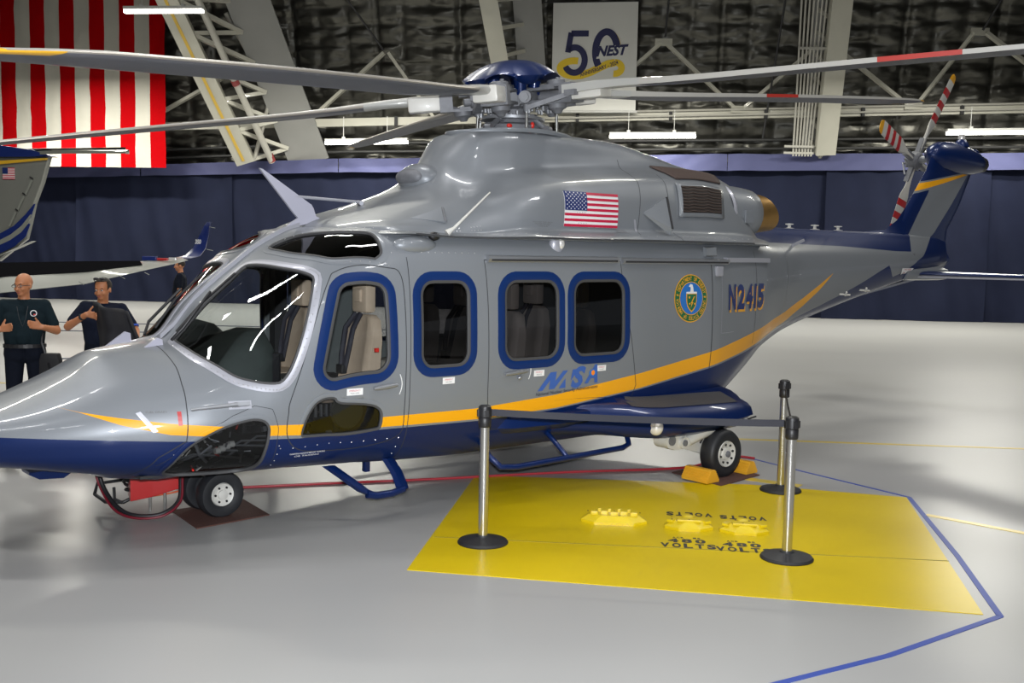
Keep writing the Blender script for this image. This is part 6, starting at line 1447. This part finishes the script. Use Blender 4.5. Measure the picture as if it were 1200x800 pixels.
# ================================================================== people
skinc = noisy(mat('skin', (.46, .185, .085), .5), 30, .08); shirt = noisy(mat('dark_teal_polo', (.007, .015, .020), .9, 0, 0, .15), 20, .2); trous = noisy(mat('navy_trousers', (.005, .007, .014), .9, 0, 0, .15), 20, .2)
shoe = mat('black_shoe', (.01, .01, .01), .5); hairm = noisy(mat('dark_brown_hair', (.02, .013, .008), .7), 60, .3); shirt2 = noisy(mat('navy_polo', (.007, .010, .022), .9, 0, 0, .15), 20, .2)
eye_w = mat('eye_white', (.55, .5, .48), .3); eye_d = mat('eye_dark', (.02, .012, .01), .3); lip = mat('lips', (.35, .10, .08), .5)
def person(label, loc, rz, J, mats, extra=None, bald=False, head_rot=(0, 0)):
    """J: joint positions in the body frame (x right, y forward, z up). one remeshed body surface"""
    t = thing('person', label, 'person', loc, rz)
    caps = []     # (a, b, ra, rb, material index)
    def cap_(a, c, ra, rc, m): caps.append((Vector(J[a]) if isinstance(a, str) else Vector(a), Vector(J[c]) if isinstance(c, str) else Vector(c), ra, rc, m))
    hipl, hipr = Vector(J['hip'])+Vector((-.095, 0, 0)), Vector(J['hip'])+Vector((.095, 0, 0))
    ch_ = Vector(J['chest']); sh = (Vector(J['shl'])+Vector(J['shr']))/2
    for sx in (-1, 1): cap_(Vector(J['hip'])+Vector((sx*.075, 0, .02)), Vector(J['waist'])+Vector((sx*.07, 0.01, 0)), .125, .115, 1)
    for sx in (-1, 1): cap_(Vector(J['waist'])+Vector((sx*.07, .01, .03)), ch_+Vector((sx*.085, 0, 0)), .122, .125, 0)
    cap_(Vector(J['waist'])+Vector((0, .04, .05)), ch_+Vector((0, .02, -.05)), .12, .11, 0)
    cap_(ch_+Vector((-.08, -.01, .07)), 'shl', .115, .068, 0); cap_(ch_+Vector((.08, -.01, .07)), 'shr', .115, .068, 0); cap_('shl', 'shr', .065, .065, 0)
    cap_(sh+Vector((0, -.01, .0)), 'neck', .075, .060, 0); cap_('neck', Vector(J['head'])+Vector((0, -.01, -.07)), .056, .054, 2)
    for s in 'lr':
        el, wr = Vector(J['el'+s]), Vector(J['wr'+s]); shv = Vector(J['sh'+s]); md = shv.lerp(el, .72)
        cap_(shv, md, .066, .058, 0); cap_(md, el, .046, .042, 2); cap_(el, wr, .043, .028, 2)
        hp, kn, an = (hipl if s == 'l' else hipr), Vector(J['kn'+s]), Vector(J['an'+s])
        cap_(hp, kn, .098, .068, 1); cap_(kn, an, .066, .050, 1); cap_(an+Vector((0, -.02, -.045)), an+Vector((0, .16, -.05)), .042, .036, 3)
        # hand: palm, four fingers, thumb
        if 'hd'+s in J:
            d = Vector(J['hd'+s]).normalized(); side = Vector(J['hs'+s]).normalized(); nrm = d.cross(side).normalized(); curl = J.get('cu'+s, .25)
            for k in range(4): o_ = side*(k-1.5)*.019; cap_(wr+d*.01+o_*.5, wr+d*.085+o_, .016, .013, 2)
            for k, L_ in enumerate((.062, .075, .070, .055)):
                o_ = side*(k-1.5)*.022; b0 = wr+d*.085+o_; d2 = (d+nrm*curl).normalized(); d3 = (d+nrm*curl*3).normalized()
                cap_(b0, b0+d2*L_*.55, .0105, .0098, 2); cap_(b0+d2*L_*.55, b0+d2*L_*.55+d3*L_*.45, .0098, .009, 2)
            tb = wr+d*.025-side*.03; tdir = (d*.6-side*.8+nrm*.2).normalized(); cap_(wr+d*.02-side*.02, tb+tdir*.03, .014, .012, 2); cap_(tb+tdir*.03, tb+tdir*.07, .012, .010, 2)
    H_ = Vector(J['head']); HR = Matrix.Rotation(head_rot[0], 3, 'Z') @ Matrix.Rotation(head_rot[1], 3, 'X')
    q = B()
    for a, c, ra, rc, m in caps:
        L_ = (c-a).length; d = (c-a).normalized() if L_ > 1e-6 else Vector((0, 0, 1)); prof_ = [(ra*math.sin(PI/2*k/5+.001), -ra*math.cos(PI/2*k/5)) for k in range(1, 6)]+[(rc*math.cos(PI/2*k/5), L_+rc*math.sin(PI/2*k/5)) for k in range(0, 5)]
        q.lathe(prof_, a, d, n=14)
    hd_parts = []
    def hs(c, r): 
        cc = H_+HR @ Vector(c); k0 = len(q.v); q.sphere((0, 0, 0), r, 18, 14)
        for i in range(k0, len(q.v)): q.v[i] = tuple(cc+HR @ Vector(q.v[i]))
    hs((0, -.012, .035), (.076, .094, .088)); hs((0, .012, -.025), (.062, .076, .085)); hs((0, .045, -.078), (.034, .032, .028))
    hs((0, .086, -.018), (.013, .017, .028)); hs((0, .097, -.035), (.016, .014, .011)); hs((0, .074, .022), (.052, .016, .012)); hs((.036, .066, -.03), (.022, .018, .02)); hs((-.036, .066, -.03), (.022, .018, .02))
    for sx in (-1, 1): hs((sx*.078, -.005, -.005), (.010, .020, .030))
    tmp = q.build('tmp', None); md = tmp.modifiers.new('r', 'REMESH'); md.mode = 'VOXEL'; md.voxel_size = .0085; md.use_smooth_shade = True
    s2 = tmp.modifiers.new('s', 'SMOOTH'); s2.factor = .5; s2.iterations = 3
    dg = bpy.context.evaluated_depsgraph_get(); me = bpy.data.meshes.new_from_object(tmp.evaluated_get(dg)); bpy.data.objects.remove(tmp)
    n = len(me.vertices); co = np.empty(n*3); me.vertices.foreach_get('co', co); co = co.reshape(-1, 3); best = np.full(n, 1e9); lab = np.full(n, 2)
    for a, c, ra, rc, m in caps:
        a_, c_ = np.array(a), np.array(c); ab_ = c_-a_; tt = np.clip(((co-a_)@ab_)/max(1e-9, ab_@ab_), 0, 1); d_ = np.linalg.norm(co-(a_+tt[:, None]*ab_), axis=1)-(ra+(rc-ra)*tt)
        w = d_ < best-1e-6; best[w] = d_[w]; lab[w] = m
    dh = np.linalg.norm((co-np.array(H_))/np.array((.1, .11, .13)), axis=1)-1; w = (dh*.1 < best); lab[w & (co[:, 2] > J['neck'][2]+.03)] = 2
    pi_ = np.empty(len(me.loops), dtype=np.int32); me.loops.foreach_get('vertex_index', pi_); ls = np.empty(len(me.polygons), dtype=np.int32); me.polygons.foreach_get('loop_start', ls)
    me.materials.clear()
    for m in mats: me.materials.append(m)
    me.polygons.foreach_set('material_index', lab[pi_[ls]].astype(np.int32)); me.polygons.foreach_set('use_smooth', [True]*len(me.polygons)); me.name = 'body'
    o = bpy.data.objects.new('body', me); link(o, t)
    def face(c, r, m, nm):
        b2 = B(); b2.sphere((0, 0, 0), r, 10, 8); cc = H_+HR @ Vector(c); b2.v = [tuple(cc+HR @ Vector(p)) for p in b2.v]; return b2.build(nm, m, t, smooth=60)
    for sx in (-1, 1): face((sx*.031, .0765, .002), (.013, .008, .008), eye_w, 'eye'); face((sx*.031, .083, .002), (.006, .004, .006), eye_d, 'iris'); face((sx*.031, .080, .024), (.018, .006, .004), hairm, 'eyebrow')
    face((0, .080, -.064), (.023, .008, .006), lip, 'mouth')
    if not bald:
        b2 = B(); b2.sphere((0, 0, 0), (.083, .098, .088), 24, 16); keep = []
        V0 = [Vector(p) for p in b2.v]; b2.f = [f_ for f_ in b2.f if not (sum(V0[i].y for i in f_)/len(f_) > .045 and sum(V0[i].z for i in f_)/len(f_) < .045) and sum(V0[i].z for i in f_)/len(f_) > -.055]; b2.m = [0]*len(b2.f)
        b2.v = [tuple(H_+HR @ (Vector(p)+Vector((0, -.016, .042)))) for p in b2.v]; b2.build('hair', hairm, t, smooth=60)
    return t, H_, HR
base = dict(hip=(0, 0, .92), waist=(0, .01, 1.06), chest=(0, .01, 1.28), shl=(-.185, 0, 1.42), shr=(.185, 0, 1.42), neck=(0, .0, 1.47), head=(0, .02, 1.62), knl=(-.11, .02, .50), knr=(.11, .02, .50), anl=(-.13, 0, .09), anr=(.13, 0, .09))
# man with glasses, both hands held out in front, facing the camera and looking to his right
J1 = dict(base, ell=(-.30, .05, 1.17), wrl=(-.19, .25, 1.22), hdl=(.85, .35, .25), hsl=(-.1, -.1, -1), elr=(.31, .05, 1.16), wrr=(.19, .26, 1.20), hdr=(-.85, .35, .22), hsr=(-.1, -.1, -1), anl=(-.15, 0, .09), anr=(.17, 0, .09), cul=.3, cur=-.3)
t1, H1, R1 = person('bald man with glasses in dark polo, both hands held out before him', (-4.90, 10.55, 0), PI+.32, J1, [shirt, trous, skinc, shoe], bald=True, head_rot=(-.55, -.05))
def on_head(q, H_, HR, name, m, t): q.v = [tuple(H_+HR @ Vector(p)) for p in q.v]; return q.build(name, m, t, smooth=50)
for sx in (-1, 1):
    q = B(); q.tube([(sx*.033+.024*math.cos(a), .098, .002+.015*math.sin(a)) for a in [2*PI*k/12 for k in range(13)]], .0022, 5, cap=False); q.tube([(sx*.056, .096, .006), (sx*.080, .05, .008), (sx*.082, -.01, .006)], .003, 5); on_head(q, H1, R1, 'glasses_frame', M['black'], t1)
q = B(); q.sphere((0, 0, 0), (.001, .001, .001)) if False else None
q = B(); q.lathe([(.030, 0), (.032, .004), (.02, .006)], (-.10, .135, 1.35), (-.1, 1, .05), n=18); q.build('shirt_emblem', M['decal_white'], t1); q = B(); q.lathe([(.024, .003), (.024, .009)], (-.10, .135, 1.35), (-.1, 1, .05), n=18); q.build('emblem_centre', shirt, t1); B().box((-.11, .147, 1.338), (.02, .004, .012)).build('emblem_mark', M['red_light'], t1)
q = B(); q.lathe([(.145, -.02), (.152, -.018), (.152, .018), (.145, .02)], (0, .01, 1.02), n=28); q.v = [(x*1.32, y*.95, z) for x, y, z in q.v]; q.build('trouser_belt', M['black'], t1)
q = B(); q.tube([(-.05, .135, 1.42), (-.03, .15, 1.3), (0, .15, 1.22), (.03, .15, 1.3), (.05, .135, 1.42)], .003, 5); q.build('lanyard', M['black'], t1)
q = B(); q.lathe([(.031, -.012), (.033, -.01), (.033, .01), (.031, .012)], (.21, .235, 1.195), (-.5, .75, .2), n=14); q.build('wrist_watch', M['black'], t1)
# shoulder bag hanging at his side
t = thing('shoulder_bag', 'black shoulder bag hanging at the hip of the bald man', 'bag', (-4.62, 10.5, 0))
q = B(); q.loft([[(x, y, z) for x, y in ((-.10*w, -.05), (.10*w, -.05), (.10*w, .05), (-.10*w, .05))] for z, w in ((.62, .9), (.66, 1.05), (.88, 1.0), (.95, .8))]); q.build('bag_body', mat('black_nylon', (.008, .008, .010), .7), t, bevel=.015, smooth=40)
B().beam((.0, -.055, .86), (.06, -.06, .60), .07, .012).build('bag_flap', M['black'], t); B().tube([(-.05, 0, .93), (-.09, .0, 1.05), (-.10, .05, 1.2), (-.2, .05, 1.46)], .012, 6).build('bag_strap', M['black'], t)
# second man, sunglasses on his head, one hand raised, jacket over his arm
J2 = dict(base, hip=(0, 0, .90), waist=(0, .01, 1.03), chest=(.0, .03, 1.24), shl=(-.18, .0, 1.37), shr=(.18, .0, 1.39), neck=(0, .02, 1.43), head=(-.01, .05, 1.575), elr=(.33, .10, 1.19), wrr=(.10, .26, 1.33), hdr=(-1, .15, -.1), hsr=(0, -.2, -1), cur=-.8, ell=(-.33, .03, 1.15), wrl=(-.38, .22, 1.04), hdl=(-.3, .9, -.3), hsl=(1, 0, .1), cul=.4)
J2 = {k: ((-v[0],)+tuple(v[1:]) if isinstance(v, tuple) and k in ('x',) else v) for k, v in J2.items()}
t2, H2, R2 = person('smiling dark-haired man with sunglasses on his head, one arm raised to his chest', (-4.28, 11.0, 0), PI+.12, J2, [shirt2, trous, skinc, shoe], head_rot=(-.25, -.1))
q = B()
for sx in (-1, 1): q.sphere((sx*.034, .062, .122), (.028, .016, .014), 12, 8)
q.tube([(-.085, -.01, .08), (-.07, .04, .112), (0, .075, .125), (.07, .04, .112), (.085, -.01, .08)], .004, 6); on_head(q, H2, R2, 'sunglasses', M['black'], t2)
q = B(); q.lathe([(.033, -.013), (.036, -.01), (.036, .01), (.033, .013)], (.155, .225, 1.30), (.8, -.5, -.4), n=14); q.build('wrist_watch', M['black'], t2)
q = B(); q.beam((.22, .06, 1.225), (.36, .06, 1.215), .012, .03) if False else q.tube([(-.30, .03, 1.20), (-.305, .035, 1.185)], .062, 14); q.build('blue_sleeve_edge', mat('bright_blue_trim', (.01, .06, .4), .6), t2)
# the jacket he carries: draped cloth
q = B(); n_, m_ = 22, 16; V_ = []
for j in range(m_+1):
    v_ = j/m_
    for i in range(n_+1):
        u_ = i/n_; x = -4.25+(-.02+.62*u_)*(.55+.45*v_)+.10*v_; z = 1.47-.10*u_-(.62+.12*u_)*v_; y = 10.70+.05*math.sin(u_*9+v_*3)+.03*mnoise.noise((u_*4, v_*4, 1))-.10*math.sin(PI*u_)*(1-.3*v_)
        q.v.append((x, y, z))
q.f = [(j*(n_+1)+i, j*(n_+1)+i+1, (j+1)*(n_+1)+i+1, (j+1)*(n_+1)+i) for j in range(m_) for i in range(n_)]; q.m = [0]*len(q.f)
jk = q.build('jacket', noisy(mat('black_jacket_cloth', (.006, .006, .009), .8), 12, .3), smooth=180); md = jk.modifiers.new('t', 'SOLIDIFY'); md.thickness = .03; tag(jk, 'black jacket held in front of the man with sunglasses on his head', 'jacket')
# third person far behind, walking away
J3 = dict(base, ell=(-.24, .0, 1.14), wrl=(-.27, .06, .92), hdl=(0, .2, -1), hsl=(0, 1, .1), elr=(.25, -.05, 1.14), wrr=(.30, .10, .96), hdr=(.3, .6, -.7), hsr=(0, 1, .1))
t3, H3, R3 = person('distant dark-haired person in black clothes behind the winglet', (-6.62, 21, 0), PI*.5+.2, J3, [trous, trous, skinc, shoe], head_rot=(.2, 0))
